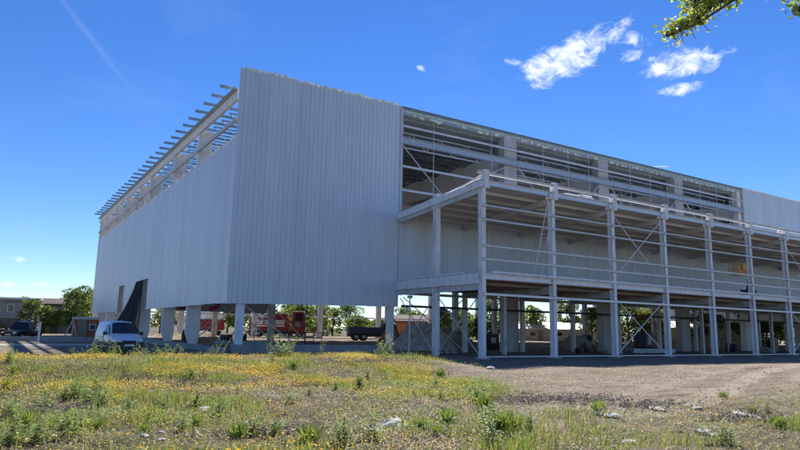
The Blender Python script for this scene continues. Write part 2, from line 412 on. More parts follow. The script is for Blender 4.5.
# columns
def rc_col(x0, x1, y0, y1, z1, taper=False, m='concrete'):
    mb = MB()
    if taper: mb.prism_y([(x0+.42, -.05), (x1-.22, -.05), (x1, .95), (x1, z1), (x0, z1), (x0, 1.15)][::-1], y0, y1)
    else: mb.box(x0, x1, y0, y1, -.05, z1)
    return obj('column', mb, m, hall, True, bevel=.02)
rc_col(-23.98, -23.5, .15, .5, 18.3, m='white_steel')
rc_col(-12.72, -12.22, .15, .5, 18.3, m='white_steel')
for k in range(0, 9):
    if k == 3: rc_col(36-1.4, 36.0, .15, .85, 18.3)
    else: rc_col(12*k-1.4, 12*k+.06, .12, .85, 18.25, m='mid_concrete')
for y in (9.9, 18, 28.2, 34, 42, 50, 58):
    rc_col(-24.62, -23.58, y, y+.45, 17.0, taper=True)
rc_col(-24.6, -23.6, 63.2, 63.8, 17.0)
for k in range(-1, 8):
    rc_col(12*k-.45, 12*k+.45, 63.1, 63.7, 18, m='white_steel')
for x, y in ((-12.4, 24), (-12.4, 44), (8.3, 19.5), (23.4, 30), (35.4, 24), (47.5, 30), (11.6, 40), (35.6, 44), (59.5, 30)):
    obj('column', MB().box(x-.3, x+.3, y-.25, y+.25, 0, 15.1), 'grey_steel', hall, True)
# main roof beams along the building and open joists between them
for k in range(-2, 9):
    if k == -2: continue
    x = 12*k-.7
    mb = MB(); mb.prism_x([(.86, 15.55), (3.5, 15.0), (63, 15.0), (63, 16.95), (.86, 16.95)], x-.25, x+.25)
    obj('roof_beam', mb, 'concrete', hall, True)
def joist(x0, x1, y, zt=17.45, h=1.25):
    mb = MB(); zb = zt-h; n = max(4, int((x1-x0)/1.3)); dx = (x1-x0)/n
    mb.bar((x0, y, zt), (x1, y, zt), .12, .10); mb.bar((x0+dx, y, zb), (x1-dx, y, zb), .12, .10)
    for i in range(n):
        a = x0+i*dx; up = i % 2 == 0
        mb.tube([(a, y, zt if up else zb), (a+dx, y, zb if up else zt)], .035, 5, False)
    return mb
for k in range(-2, 6):
    x0 = (12*k-.4) if k > -2 else -23.6; x1 = 12*(k+1)-1.0
    for y in ([1.9+2.0*q for q in range(30)] if k == -2 else [2.2, 4.2, 6.4, 8.6, 11, 14, 18, 22, 27, 32, 38, 44] if k < 0 else [1.8, 3.6, 5.6, 7.8, 10, 13, 17, 22]):
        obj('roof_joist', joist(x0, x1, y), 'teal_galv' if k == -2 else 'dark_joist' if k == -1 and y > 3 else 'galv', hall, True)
# purlins running across, their cut ends past the left eave; roof sheet laid only away from the eave
for i in range(31):
    y = 1.3+2.02*i
    mb = MB().chan((-25.75+random.uniform(-.1, .1), y, 17.62), (-12.5, y, 17.62), .08, .21, .016)
    obj('purlin', mb, 'teal_galv', hall, True)
for i in range(20):
    y = .95+1.5*i
    obj('purlin', MB().chan((-12.3, y, 18.12), (60, y, 18.12), .09, .25, .018), 'teal_galv', hall, True)
mb = MB(); xs = -20.5
while xs < HX1-1:
    zz = (17.80 if xs < -12.7 else 18.27)+random.uniform(0, .012)
    mb.box(xs, xs+.985, .35, 63.8 if xs < -12.7 else 49+random.choice((0, 0, 0, .6, -1.2)), zz, zz+.06); xs += 1.0  # sheets stop short at the rear, an unseen gap added to let sun inside
mb.box(-12.62, -12.5, .35, 63.8, 17.865, 18.265)
obj('roof_sheet', mb, 'deck', hall, True)
# eave beam and rails on the left side
obj('eave_beam', MB().chan((-24.66, .3, 16.95), (-24.66, HL+.3, 16.95), .22, .62, .03, flip=-1), 'white_steel', hall, True)
obj('eave_shade_flange', MB().box(-25.05, -24.56, .3, HL+.3, 17.265, 17.36), 'teal_galv', hall, True)  # darker colour stands in for the shadow line along the eave beam top
obj('wall_rail', MB().chan((-24.7, .3, 15.25), (-24.7, HL+.3, 15.25), .16, .24, .02, flip=-1), 'grey_steel', hall, True)
for z in (16.95, 15.25):
    obj('end_bracket', MB().bar((-24.85, HL+.31, z-.08), (-23.7, HL+.31, z-.08), .06, .14), 'grey_steel', hall, True)
for y in (13.9, 22, 30, 38, 46, 54):
    obj('sag_rod', MB().tube([(-24.72, y, 13.9), (-24.72, y, 16.7)], .025, 5), 'galv', hall, True)
# rails, rods and braces in the open front
def rail(z, h, w, x0, x1, y=-.06, m='galv', t=.02, flip=-1):
    return obj('wall_rail', MB().chan((x0, y, z), (x1, y, z), w, h, t, flip=flip), m, hall, True)
for k in range(-1, 3):
    x0 = 12*k+.03 if k >= 0 else -12.0; x1 = 12*(k+1) if k < 2 else 35.45
    rail(17.15, .17, .10, x0, x1); rail(15.98, .56, .24, x0, x1, -.10, 'blue_galv', .03)
    rail(13.95, .17, .10, x0, x1); rail(12.1, .17, .10, x0, x1)
    obj('roof_edge_beam', MB().chan((x0, -.02, 18.60), (x1, -.02, 18.60), .16, .20, .02, flip=-1), 'teal_galv', hall, True)
    obj('closure_sheet', MB().box(x0, x1, .22, .26, 18.12, 18.62), 'teal_galv', hall, True)
    for q in (1, 2, 3):
        xx = x0+(x1-x0)*q/4+(.2 if q == 2 else 0)
        if q == 2 and k == -1: continue
        obj('sag_rod', MB().tube([(xx, -.1, 11.2), (xx, -.1, 18.4)], .022, 5), 'galv', hall, True)
    xm = (x0+x1)/2
    obj('brace', MB().tube([(x0+.05, -.0, 15.7), (x0+4.6, -.0, 11.6)], .05, 6), 'grey_steel', hall, True)
    if k >= 0: obj('brace', MB().tube([(x1-1.5, -.0, 15.6), (x1-5.2, -.0, 12.2)], .05, 6), 'grey_steel', hall, True)
    mb = foam((x0+.3, .18, 0), (1, 0, 0), x1-x0-.6, lambda s: 18.22+panel_j(s*1.7, .5, .05), .05, .07, .65, .2)
    obj('insulation_edge', mb, 'foam', hall, True)
obj('brace', MB().tube([(-12.0, -.0, 10.3), (-1.2, -.0, 15.6)], .05, 6), 'grey_steel', hall, True)
obj('edge_plate', MB().box(35.28, 35.5, -.06, .14, 3.4, 18.8), 'ply', hall, True)
obj('edge_plate', MB().box(-12.0, -11.72, .1, .16, 10.2, 18.6), 'ply', hall, True)
obj('roof_offcut', MB().bar((19.2, .1, 18.86), (21.4, -.2, 19.12), .35, .03), 'galv', hall, True)
# low concrete wall round the foot
obj('plinth', MB().box(-24.3, -12.2, -.30, .12, -.2, .52), 'grey_concrete', hall, True, bevel=.02)
obj('plinth', MB().box(-24.9, -24.64, -.25, 25.5, -.2, .34), 'grey_concrete', hall, True, bevel=.02)
# far side rail and a grey spandrel inside near the corner, with its red ring mark
obj('wall_rail', MB().box(-23.4, 90, 63.9, 64.05, 3.5, 3.72), 'white_paint', hall, True)
sp = obj('spandrel', MB().box(-22.9, -12.8, 24.3, 24.6, 3.05, 5.4), 'grey_concrete', hall, True)
for cx in (-21.6, -18.6):
    mb = MB()
    poly = []
    for i in range(13): t = -PI*.62+PI*1.24*i/12; poly.append((cx+.85*math.cos(t), 3.95+.78*math.sin(t)))
    inner = [(cx+.5*math.cos(-PI*.62+PI*1.24*i/12), 3.95+.42*math.sin(-PI*.62+PI*1.24*i/12)) for i in range(13)]
    for i in range(12): mb.prism_y([poly[i], poly[i+1], inner[i+1], inner[i]], 24.27, 24.298)
    obj('red_emblem', mb, 'red_mark', sp, False)
for c in COL.objects:
    if c.parent == sp: c.matrix_parent_inverse = Matrix.Identity(4); c.location = -hall.location
obj('brace', MB().tube([(-23.4, .5, 3.0), (-20.0, .5, .7)], .04, 6), 'grey_steel', hall, True)
for a, b in (((-23.3, 12.2, .6), (-17, 12.2, 5.6)), ((-17, 12.2, .6), (-23.3, 12.2, 5.6)), ((-13.6, 12.5, .5), (-19.6, 12.5, 5.8)), ((-19.6, 12.9, .5), (-13.6, 12.9, 5.8))):
    obj('brace', MB().tube([a, b], .05, 6), 'grey_steel', hall, True)

for o in COL.objects:
    if o.name.startswith('insulation_edge'): o['kind'] = 'stuff'          # ragged torn foam, no countable pieces
obj('corner_flashing', MB().box(-12.06, -11.93, -.085, -.047, 4.62, 18.6), 'clad', hall, True)
# ------------------------------------------------------------------ the annex in front
AY = -9.63; AS = 6.04; AX0 = -12.06; NA = 14
annex = thing('steel_annex', 'open two storey white steel frame annex standing along the front of the hall', 'steel frame', (AX0, AY, 0))
def hcol(x, y, z1, w=.28, d=.40, t=.04):
    mb = MB()
    mb.box(x-w/2, x+w/2, y-d/2, y-d/2+t, 0, z1); mb.box(x-w/2, x+w/2, y+d/2-t, y+d/2, 0, z1); mb.box(x-t/2, x+t/2, y-d/2+t, y+d/2-t, 0, z1)
    return mb
for i in range(NA):
    x = AX0+AS*i
    c = obj('column', hcol(x, AY, 10.55), 'white_steel', annex, True)
    b = MB().box(x-.30, x+.30, AY-.38, AY+.38, .004, .05)
    obj('base_plate', b, 'grey_steel', c, False).location = -annex.location
    b = MB().box(x-.02, x+.34, AY-.34, AY+.06, 10.45, 11.62).box(x-.3, x-.02, AY-.2, AY+.2, 10.5, 10.85)
    obj('head_bracket', b, 'white_steel', c, False).location = -annex.location
    for z in (9.33, 8.45, 6.82, 6.0, 3.86):
        obj('cleat', MB().box(x-.13, x+.13, AY-.268, AY-.202, z-.11, z+.11), 'grey_steel', c, False).location = -annex.location
    # sloping rafter and floor beam running back to the hall
    mb = MB().bar((x, AY+.28, 10.38), (x, -.12, 9.72), .18, .42)
    obj('rafter', mb, 'grey_steel', annex, True)
    obj('floor_beam', MB().bar((x, AY+.3, 4.38), (x, -.10, 4.38), .2, .5), 'grey_steel', annex, True)
    if i: obj('column', MB().box(x-.15, x+.15, -.5, -.2, 0, 4.12), 'grey_steel', annex, True)
    if i % 2: obj('column', hcol(x, -4.85, 4.12, .26, .26, .03), 'grey_steel', annex, True)
obj('column', hcol(AX0, -4.85, 10.9, .34, .4, .04), 'white_steel', annex, True)
XE = AX0+AS*(NA-1)
def girt(z, h=.095, w=.08, m='galv', y=AY-.31):
    obj('girt', MB().chan((AX0-.1, y, z), (XE, y, z), w, h, .015, flip=-1), m, annex, True)
for z in (9.33, 8.45, 6.82, 6.0): girt(z)
girt(3.86, .14); girt(.13, .07)
obj('floor_edge', MB().chan((AX0-.15, AY-.12, 4.955), (XE, AY-.12, 4.955), .24, .35, .04, flip=-1), 'white_steel', annex, True)
obj('edge_rail', MB().box(AX0+.6, XE, AY-.30, AY-.18, 5.18, 5.30), 'white_steel', annex, True)
obj('side_floor_beam', MB().chan((AX0-.12, -.1, 4.82), (AX0-.12, AY+.1, 4.82), .22, .62, .04, flip=1), 'white_steel', annex, True)
obj('edge_rail', MB().box(AX0-.22, AX0-.1, AY+1.6, -.3, 5.20, 5.30), 'white_steel', annex, True)
mb = MB()
x = AX0+.05
while x < XE: mb.box(x, x+1.19, AY+.05, -.12, 4.72+random.uniform(0, .02), 4.98); x += 1.2
obj('floor_slab', mb, 'slab', annex, True)
for i in range(7):
    y = AY+.9+1.3*i
    obj('floor_joist', MB().chan((AX0, y, 4.60), (XE, y, 4.60), .08, .2, .015), 'slab', annex, True)
# roof: sheets on cross purlins falling back to the hall, a channel and a white rail along the front
def roofz(y): return 10.66+(10.0-10.66)*(y-AY)/(-AY)
mb = MB(); x = AX0
while x < XE:
    z = random.uniform(0, .012)
    mb.prism_x([(AY+.1, roofz(AY)+.10+z), (-.1, roofz(0)+.10+z), (-.1, roofz(0)+.16), (AY+.1, roofz(AY)+.16)], x, x+.99); x += 1.0
obj('roof_sheet', mb, 'annex_deck', annex, True)
for i in range(6):
    y = AY+1.3+1.5*i
    obj('roof_purlin', MB().chan((AX0-.1, y, roofz(y)-.0), (XE, y, roofz(y)-.0), .08, .2, .015), 'annex_deck', annex, True)
obj('roof_channel', MB().chan((AX0-.2, AY-.14, 10.82), (XE, AY-.14, 10.84), .2, .36, .025, flip=-1), 'galv', annex, True)
obj('parapet_rail', MB().chan((AX0-.5, AY-.2, 11.42), (XE, AY-.2, 11.42), .14, .18, .015, flip=-1), 'white_steel', annex, True)
obj('roof_channel', MB().bar((AX0-.12, AY, 10.72), (AX0-.12, -.1, 9.98), .2, .42), 'white_steel', annex, True)
obj('brace', MB().tube([(AX0, -4.6, 10.2), (AX0, AY-.1, 11.4)], .045, 6), 'white_steel', annex, True)
obj('brace', MB().tube([(AX0, AY, 11.2), (AX0+.2, -3.6, 10.6)], .045, 6), 'white_steel', annex, True)
def xbrace(i, z0, z1, y=AY+.02, m='white_steel'):
    a = AX0+AS*i+.2; b = AX0+AS*(i+1)-.2
    obj('brace', MB().tube([(a, y-.05, z0), (b, y-.05, z1)], .038, 6), m, annex, True)
    obj('brace', MB().tube([(a, y+.07, z1), (b, y+.07, z0)], .038, 6), m, annex, True)
for i in (2, 6, 10):
    xbrace(i, .2, 4.2); xbrace(i, 5.6, 10.3)
for (y0, y1) in ((-.4, -4.6), (-5.0, AY+.3)):
    for za, zb in ((.2, 3.9), (3.9, .2)):
        obj('brace', MB().tube([(AX0+.02*zb, y0, za), (AX0+.02*zb, y1, zb)], .035, 6), 'grey_steel', annex, True)
obj('brace', MB().tube([(AX0+.3, -.35, .2), (AX0+AS-.2, -.35, 4.0)], .035, 6), 'grey_steel', annex, True)
obj('brace', MB().tube([(AX0+.3, -.30, 4.0), (AX0+AS-.2, -.30, .2)], .035, 6), 'grey_steel', annex, True)
for i in (4, 5): obj('brace', MB().tube([(AX0+AS*i+.2, -.35, 4.0 if i % 2 else .2), (AX0+AS*(i+1)-.2, -.35, .2 if i % 2 else 4.0)], .035, 6), 'grey_steel', annex, True)
obj('back_rail', MB().box(AX0, XE, -.62, -.52, 3.25, 3.42), 'dark_steel', annex, True)
obj('back_rail', MB().box(AX0, XE, -.62, -.52, 4.15, 4.35), 'grey_steel', annex, True)

# ------------------------------------------------------------------ things on and under the annex
lp = [(-6.55, -8.7, 5.0), (-5.55, -9.1, 10.3)]
ld = thing('ladder', 'aluminium ladder leaning up inside the annex upper storey', 'ladder', lp[0])
a = Vector((0, 0, 0)); b = Vector(lp[1])-Vector(lp[0]); sd = Vector((.19, -.12, 0))
for k in (-1, 1): obj('stile', MB().bar(a+sd*k, b+sd*k, .045, .07), 'alu', ld)
for i in range(1, 18):
    p = a+(b-a)*(i/18); obj('rung', MB().tube([p-sd, p+sd], .022, 6), 'alu', ld)
# white roll ends and a sack lying on the annex roof edge
def on_roof(x, y): return (x, y, roofz(y)+.17)
def roll(x, y, l, r, rz):
    mb = MB().tube([(-l/2, 0, r), (l/2, 0, r)], r, 12)
    o = obj('sheet_roll', mb, 'sack', None, smooth=True); o.location = on_roof(x, y); o.rotation_euler = (0, 0, rz); return o
for j, (x, y, l, r) in enumerate(((-3.2, -8.9, 1.4, .30), (-1.9, -9.0, 1.1, .34), (-.9, -8.9, .8, .26))):
    o = roll(x, y, l, r, .15*j)
    tag(o, ('longest and leftmost', 'thickest and middle', 'shortest and rightmost')[j]+' of the white rolls on the annex roof edge', 'roll', 'white rolls on the annex roof')
mb = MB().lathe([(.02, 0), (.34, .02), (.40, .25), (.30, .52), (.12, .66), (.16, .8), (.02, .82)], 14)
o = obj('sack', mb, 'sack', None, smooth=True); o.location = on_roof(25.2, -9.0); o.location.z += .25
tag(o, 'white tied sack on a dark crate at the right end of the annex roof', 'sack')
ct = thing('crate', 'dark crate under the white sack on the annex roof', 'crate', on_roof(25.2, -9.0))
obj('side_board', MB().box(-.5, .5, -.35, .35, 0, .245), 'black_plastic', ct, bevel=.01)
obj('slat', MB().box(-.53, .53, -.38, -.351, .05, .12), 'wood', ct)
# boom lift working at the right of the upper storey
bl = thing('boom_lift', 'yellow and orange basket on the dark boom of a lift in the annex upper storey', 'lift', (24.5, -5.2, 5.0))
bx, by, bz = -2.6, -1.2, 2.3
mb = MB()
for z in (0, .55, 1.1):
    for (p, q) in (((-.7, -.4), (.7, -.4)), ((.7, -.4), (.7, .4)), ((.7, .4), (-.7, .4)), ((-.7, .4), (-.7, -.4))):
        mb.bar((bx+p[0], by+p[1], bz+z), (bx+q[0], by+q[1], bz+z), .06, .06)
for p in ((-.7, -.4), (.7, -.4), (.7, .4), (-.7, .4), (0, -.4), (0, .4)): mb.bar((bx+p[0], by+p[1], bz), (bx+p[0], by+p[1], bz+1.1), .05, .05)
obj('basket', mb, 'yellow', bl)
obj('toe_panel', MB().box(bx-.68, bx+.68, by-.47, by-.435, bz+.02, bz+.5), 'orange', bl)
obj('control_box', MB().box(bx-.1, bx+.5, by-.62, by-.48, bz+.55, bz+1.05), 'yellow', bl, bevel=.02)
obj('boom', MB().bar((bx+.72, by, bz+.3), (2.2, .2, 2.9), .26, .3).bar((2.2, .2, 2.9), (1.2, 0, .9), .3, .34), 'dark_blue', bl, bevel=.02)
obj('chassis', MB().box(.2, 2.4, -.55, .55, .25, .8).box(.6, 2.0, -.45, .45, .8, 1.15), 'dark_blue', bl, bevel=.04)
for sx in (.6, 2.0):
    for sy in (-.6, .6): obj('wheel', MB().lathe([(.02, -.1), (.27, -.1), (.3, -.06), (.3, .06), (.27, .1), (.02, .1)], 16, (sx, sy, .3), rot=Matrix.Rotation(PI/2, 3, 'X')), 'rubber', bl, smooth=True)

# cement mixer
mx_ = thing('cement_mixer', 'small cement mixer with tilted drum in the shade under the annex', 'cement mixer', (3.9, -3.6, 0), .2)
rt = Euler((math.radians(66), 0, math.radians(-30))).to_matrix()
obj('drum', MB().lathe([(.03, -.62), (.32, -.60), (.56, -.30), (.58, .05), (.40, .48), (.31, .62), (.33, .66), (.27, .63), (.35, .44), (.52, .05)], 24, (0, 0, 1.0), rot=rt), 'drum_grey', mx_, smooth=True)
obj('mixer_frame', MB().bar((-.45, -.1, 1.05), (-.6, .3, 0), .08, .08).bar((.55, -.1, 1.05), (.65, .3, 0), .08, .08).bar((-.5, -.1, 1.05), (-.55, -.6, 0), .08, .08).bar((.6, -.1, 1.05), (.6, -.6, 0), .08, .08).bar((-.6, .3, .12), (.66, .3, .12), .08, .08), 'dark_steel', mx_)
for s in (-.72, .72): obj('wheel', MB().lathe([(.02, -.06), (.2, -.06), (.24, 0), (.2, .06), (.02, .06)], 14, (s, .35, .24), ax='x'), 'rubber', mx_, smooth=True)
obj('motor_box', MB().box(.62, .95, -.3, .15, .65, 1.1), 'orange', mx_, bevel=.03)
def mound(name, x, y, rx, ry, h, m, label, cat, seed, group=None, rough=.35):
    n = 34; mb = MB(); vs = []; fs = []
    for j in range(n):
        for i in range(n):
            u = -1+2*i/(n-1); v = -1+2*j/(n-1); r = math.hypot(u, v)
            f = max(0, 1-r**1.6)
            nn = float(fbm(np.array([u*3+seed]), np.array([v*3+seed*2.]), seed, 6)[0]); nn = min(1., max(0., .5+(nn-.5)*1.8))+random.uniform(-.09, .09)
            vs.append((u*rx*(1+.2*(nn-.5)), v*ry, h*f*(1-rough+2*rough*nn)-.03))
    for j in range(n-1):
        for i in range(n-1): k = j*n+i; fs.append((k, k+1, k+n+1, k+n))
    mb.add(vs, fs)
    o = obj(name, mb, m, None); o.location = (x, y, Z(x, y)); return tag(o, label, cat, group)
mound('rubble_heap', -6.2, 5.2, 3.2, 2.4, 1.9, 'tarp_grey', 'pale grey heap of rubble and sheeting inside the hall beside the left annex columns', 'heap', 3, rough=.6)
hp = [o for o in COL.objects if o.name.startswith('rubble_heap')][0]; rq = random.Random(4)
for q in range(16):
    v = rq.choice([w.co for w in hp.data.vertices if w.co.z > .35]); d = Vector((rq.uniform(-1, 1), rq.uniform(-.6, .6), rq.uniform(-.5, .7))).normalized()*rq.uniform(.4, 1.1)
    obj('broken_board', MB().bar(v-d+Vector((0, 0, .1)), v+d+Vector((0, 0, .1)), rq.uniform(.08, .35), .04), rq.choice(['wood', 'ply', 'tarp_grey', 'white_paint']), hp)
mound('earth_heap', 2.5, 14, 4.5, 3, 1.6, 'earth', 'brown earth heap inside the hall behind the grey middle column', 'heap', 5)
mound('earth_heap', 13.5, 6.0, 4.0, 2.6, 1.2, 'earth', 'low earth heap behind the cement mixer', 'heap', 8)
mound('earth_heap', 31, 9, 5.5, 3, 1.3, 'earth', 'wide dark earth heap under the hall near the crossed annex braces', 'heap', 9)
mound('earth_heap', 62, 20, 9, 5, 2.4, 'earth', 'largest brown earth heap under the right end of the hall', 'heap', 12)
mound('earth_heap', -15.0, 46, 6, 3, .9, 'earth', 'low earth heap at the back of the hall left of the red truck', 'heap', 14)
# a few stacked boards, bags and props in the shade
for (x, y, n, l, rz, lab) in ((-17.5, 30, 5, 3.0, .2, 'stack of pale boards inside the hall in front of the red truck'), (10.5, 6.5, 4, 2.6, -.3, 'stack of boards lying under the annex behind the cement mixer'), (26, 3, 6, 3.2, .1, 'stack of boards lying under the annex near the crossed braces')):
    t = thing('board_stack', lab, 'boards', (x, y, 0), rz, 'board stacks under the hall')
    for q in range(n):
        obj('board', MB().box(-l/2+random.uniform(-.1, .1), l/2, -.55, .55, .12+q*.075, .12+q*.075+.06), 'ply', t)
    for q in (-l/3, l/3): obj('bearer', MB().box(q-.05, q+.05, -.5, .5, 0, .118), 'wood', t)
pr = thing('steel_prop', 'thin white steel prop standing beside the lower right corner of the cladding', 'prop', (-11.55, -.9, 0))
obj('prop_tube', MB().tube([(0, 0, .05), (0, 0, 3.9)], .05, 8), 'white_steel', pr)
obj('prop_foot', MB().box(-.12, .12, -.12, .12, 0, .05), 'white_steel', pr)
obj('prop_head', MB().box(-.16, .16, -.12, .12, 3.9, 4.1), 'white_paint', pr)
dr = thing('oil_drum', 'pale dented drum standing in the shade near the fifth annex column', 'drum', (15.7, -7.4, 0))
obj('drum_body', MB().lathe([(.02, .86), (.26, .87), (.29, .88), (.29, .6), (.305, .58), (.29, .56), (.29, .32), (.305, .3), (.29, .28), (.29, 0)], 18), 'white_paint', dr, smooth=True)
obj('drum_cap', MB().lathe([(.04, .86), (.04, .9), (.001, .9)], 8, (.12, 0, 0)), 'black_plastic', dr)
for (x, y, s, lab, mm) in ((.6, 4.5, 1.0, 'dark generator box behind the second annex column', 'black_plastic'), (20.5, 3.2, 1.3, 'dark equipment box in the shade left of the drum', 'dark_blue')):
    t = thing('generator', lab, 'generator', (x, y, 0), .3)
    obj('housing', MB().box(-.9*s, .9*s, -.5*s, .5*s, .25, 1.4*s), mm, t, bevel=.06)
    obj('skid', MB().box(-1*s, 1*s, -.45*s, -.3*s, 0, .25).box(-1*s, 1*s, .3*s, .45*s, 0, .25), 'dark_steel', t)
    obj('grille', MB().box(-.5*s, .3*s, -.5*s-.02, -.5*s-.002, .6, 1.1*s), 'grey_steel', t)
    obj('exhaust', MB().tube([(.5*s, 0, 1.4*s), (.5*s, 0, 1.4*s+.35)], .05, 8), 'dark_steel', t)

rc = random.Random(17)
def barrel(x, y, m, lab):
    t = thing('barrel', lab, 'barrel', (x, y, 0), rc.uniform(0, 6), 'barrels under the hall')
    obj('barrel_body', MB().lathe([(.02, .87), (.27, .88), (.29, .88), (.29, .6), (.305, .58), (.29, .56), (.29, .32), (.305, .3), (.29, .28), (.29, 0)], 16), m, t, smooth=True)
    obj('barrel_cap', MB().lathe([(.04, .87), (.04, .9), (.001, .9)], 8, (.12, 0, 0)), 'grey_steel', t)
for x, y, m in ((-18.6, 20, 'dark_blue'), (-17.8, 20.6, 'black_plastic'), (-19.4, 31, 'dark_blue'), (-14.2, 27, 'black_plastic'), (1.0, 2.2, 'dark_blue'), (1.8, 2.8, 'black_plastic'), (14.4, 2.6, 'dark_blue'), (27.5, -2.4, 'black_plastic'), (28.2, -1.8, 'dark_blue'), (34, 2, 'black_plastic')):
    barrel(x, y, m, 'dark blue barrel standing in the shade under the hall or annex' if m == 'dark_blue' else 'black barrel standing in the shade under the hall or annex')
def scaffold(x, y, rz, w, h, lab):
    t = thing('scaffold_tower', lab, 'scaffold', (x, y, 0), rz)
    for sx in (-w/2, w/2):
        for sy in (-.5, .5): obj('standard', MB().tube([(sx, sy, 0), (sx, sy, h)], .03, 6), 'grey_steel', t)
        for z in [.5+.5*q for q in range(int(h/.5))]: obj('rung', MB().tube([(sx, -.5, z), (sx, .5, z)], .022, 5), 'grey_steel', t)
    for sy in (-.5, .5):
        obj('diagonal', MB().tube([(-w/2, sy, .3), (w/2, sy, h-.2)], .02, 5), 'galv', t); obj('diagonal', MB().tube([(w/2, sy, .3), (-w/2, sy, h-.2)], .02, 5), 'galv', t)
    obj('platform', MB().box(-w/2, w/2, -.48, .48, h-.25, h-.2), 'ply', t)
scaffold(-16.5, 36, .3, 2.2, 2.6, 'scaffold tower inside the hall right of the red truck')
scaffold(19.5, 12, .2, 2.4, 3.0, 'scaffold tower in the shade behind the left of the crossed annex braces')
scaffold(5.0, 9.5, -.2, 2.2, 2.8, 'scaffold tower in the shade behind the second annex column')
scaffold(30.5, 15, .3, 2.4, 3.2, 'scaffold tower in the shade right of the crossed annex braces')
scaffold(42, 8, .1, 2.4, 3.4, 'scaffold tower in the shade under the right end of the annex')
def spool(x, y, lab, rr=.7):
    t = thing('cable_reel', lab, 'cable reel', (x, y, 0), rc.uniform(0, 3))
    for s_ in (-.35, .35): obj('flange', MB().lathe([(.05, s_-.03), (rr, s_-.03), (rr, s_+.03), (.05, s_+.03)], 20, (0, 0, rr), ax='x'), 'wood', t)
    obj('hub', MB().lathe([(rr*.5, -.315), (rr*.62, -.2), (rr*.62, .2), (rr*.5, .315)], 18, (0, 0, rr), ax='x'), 'black_plastic', t, smooth=True)
spool(-20.2, 26, 'wooden cable reel inside the hall near its front corner'); spool(8.3, 1.5, 'wooden cable reel under the annex behind the cement mixer', .6); spool(37.5, -1.0, 'wooden cable reel under the right part of the annex', .8)
def steel_bundle(x, y, rz, l, lab):
    t = thing('steel_bundle', lab, 'steel sections', (x, y, 0), rz)
    for q in range(9): obj('section', MB().chan((-l/2+rc.uniform(-.2, .2), -.45+.11*(q % 5)*2*.9, .2+.17*(q//5)), (l/2, -.45+.11*(q % 5)*2*.9, .2+.17*(q//5)), .1, .16, .012), 'teal_galv', t)
    for q in (-l/3, l/3): obj('bearer', MB().box(q-.06, q+.06, -.6, .6, 0, .118), 'wood', t)
steel_bundle(-19, 13.5, .1, 5, 'bundle of galvanised sections lying behind the low front wall'); steel_bundle(9.5, -5.5, -.1, 5, 'bundle of galvanised sections lying in front of the cement mixer')
def sack_pile(x, y, n, lab, m):
    t = thing('bag_pile', lab, 'bags', (x, y, 0), rc.uniform(0, 3))
    for q in range(n):
        c = (-.5+.5*(q % 3)+.1*(q//3), rc.uniform(-.08, .08), .10+.17*(q//3))
        rg_ = []
        for yy, k in ((-.36, .5), (-.30, .92), (0, 1.05), (.30, .92), (.36, .5)):
            rg_.append([Vector((c[0]+.24*k*math.cos(a_), c[1]+yy, c[2]+.095*k*math.sin(a_))) for a_ in [2*PI*i_/10 for i_ in range(10)]])
        obj('bag', MB().loft(rg_), m, t, smooth=True)
sack_pile(5.8, -4.8, 7, 'pile of pale cement bags beside the cement mixer', 'render_pale'); sack_pile(30.5, -4.2, 9, 'larger pile of pale cement bags right of the crossed annex braces', 'render_pale'); sack_pile(-9.5, -2.6, 6, 'pile of grey bags in front of the grey heap', 'tarp_grey')

for j, (px, D) in enumerate(((288, 66), (297, 66.5), (306, 65.5), (262, 70), (314, 60))):
    x, y = az(px, D); t = thing('site_barrier', 'dark steel site barrier standing inside the hall in front of the red truck', 'barrier', (x, y, 0), -.5+.1*j, 'dark barriers inside the hall')
    for q in (-.8, .8): obj('barrier_post', MB().tube([(q, 0, 0), (q, 0, 1.25)], .04, 6), 'dark_steel', t); obj('barrier_foot', MB().box(q-.05, q+.05, -.35, .35, .002, .05), 'dark_steel', t)
    for q in (.25, .75, 1.2): obj('barrier_rail', MB().bar((-.76, 0, q), (.76, 0, q), .035, .06), 'dark_steel', t)
# black tarpaulin drawn aside in the doorway
tp = MB(); n1, n2 = 18, 14; vs = []; fs = []
for j in range(n2+1):
    v = j/n2
    zt = 6.0-v*5.75
    yr = 26.9+1.2*v
    yl = 30.6+(1-(1-v)**1.7)*13.0*(.35+.65*v)*(1 if v < 1 else 1)
    for i in range(n1+1):
        u = i/n1; y = yr+(yl-yr)*u; ruf = .16*math.sin(u*19+v*2)*(.3+.7*v)
        vs.append((-24.80-.25*v-ruf-.25*math.sin(u*PI)*v, y, zt-.5*u*v*(1-v)*3))
for j in range(n2):
    for i in range(n1): k = j*(n1+1)+i; fs.append((k, k+1, k+n1+2, k+n1+1))
tp.add(vs, fs)
o = obj('tarpaulin', tp, 'tarp', None, smooth=True, origin=(-24.8, 27.5, 0)); sm = o.modifiers.new('thickness', 'SOLIDIFY'); sm.thickness = .02
tag(o, 'black tarpaulin hanging from the doorway of the left wall behind the van', 'tarpaulin')

# ------------------------------------------------------------------ vehicles
def wheel(parent, x, y, r, w, rim=True):
    o = obj('wheel', MB().lathe([(.6*r, -w/2), (.92*r, -w/2), (r, -w/2+.04), (r, w/2-.04), (.92*r, w/2), (.6*r, w/2)], 22, (x, y, r), ax='x'), 'rubber', parent, smooth=True)
    s = -1 if x < 0 else 1
    obj('rim', MB().lathe([(.02, .0), (.25*r, .02), (.5*r, -.03), (.61*r, .0), (.61*r, -w*.6)], 18, (0, 0, 0), rot=Matrix.Rotation(s*PI/2, 3, 'Y')), 'rim', o, smooth=True).location = (x+s*(w/2), y, r)
    return o
vp = tuple(at(118, 348, 41.5))[:2]
van = thing('van', 'silver compact van parked facing the viewer by the left wall of the hall', 'van', (vp[0], vp[1], Z(*vp)), math.radians(7))
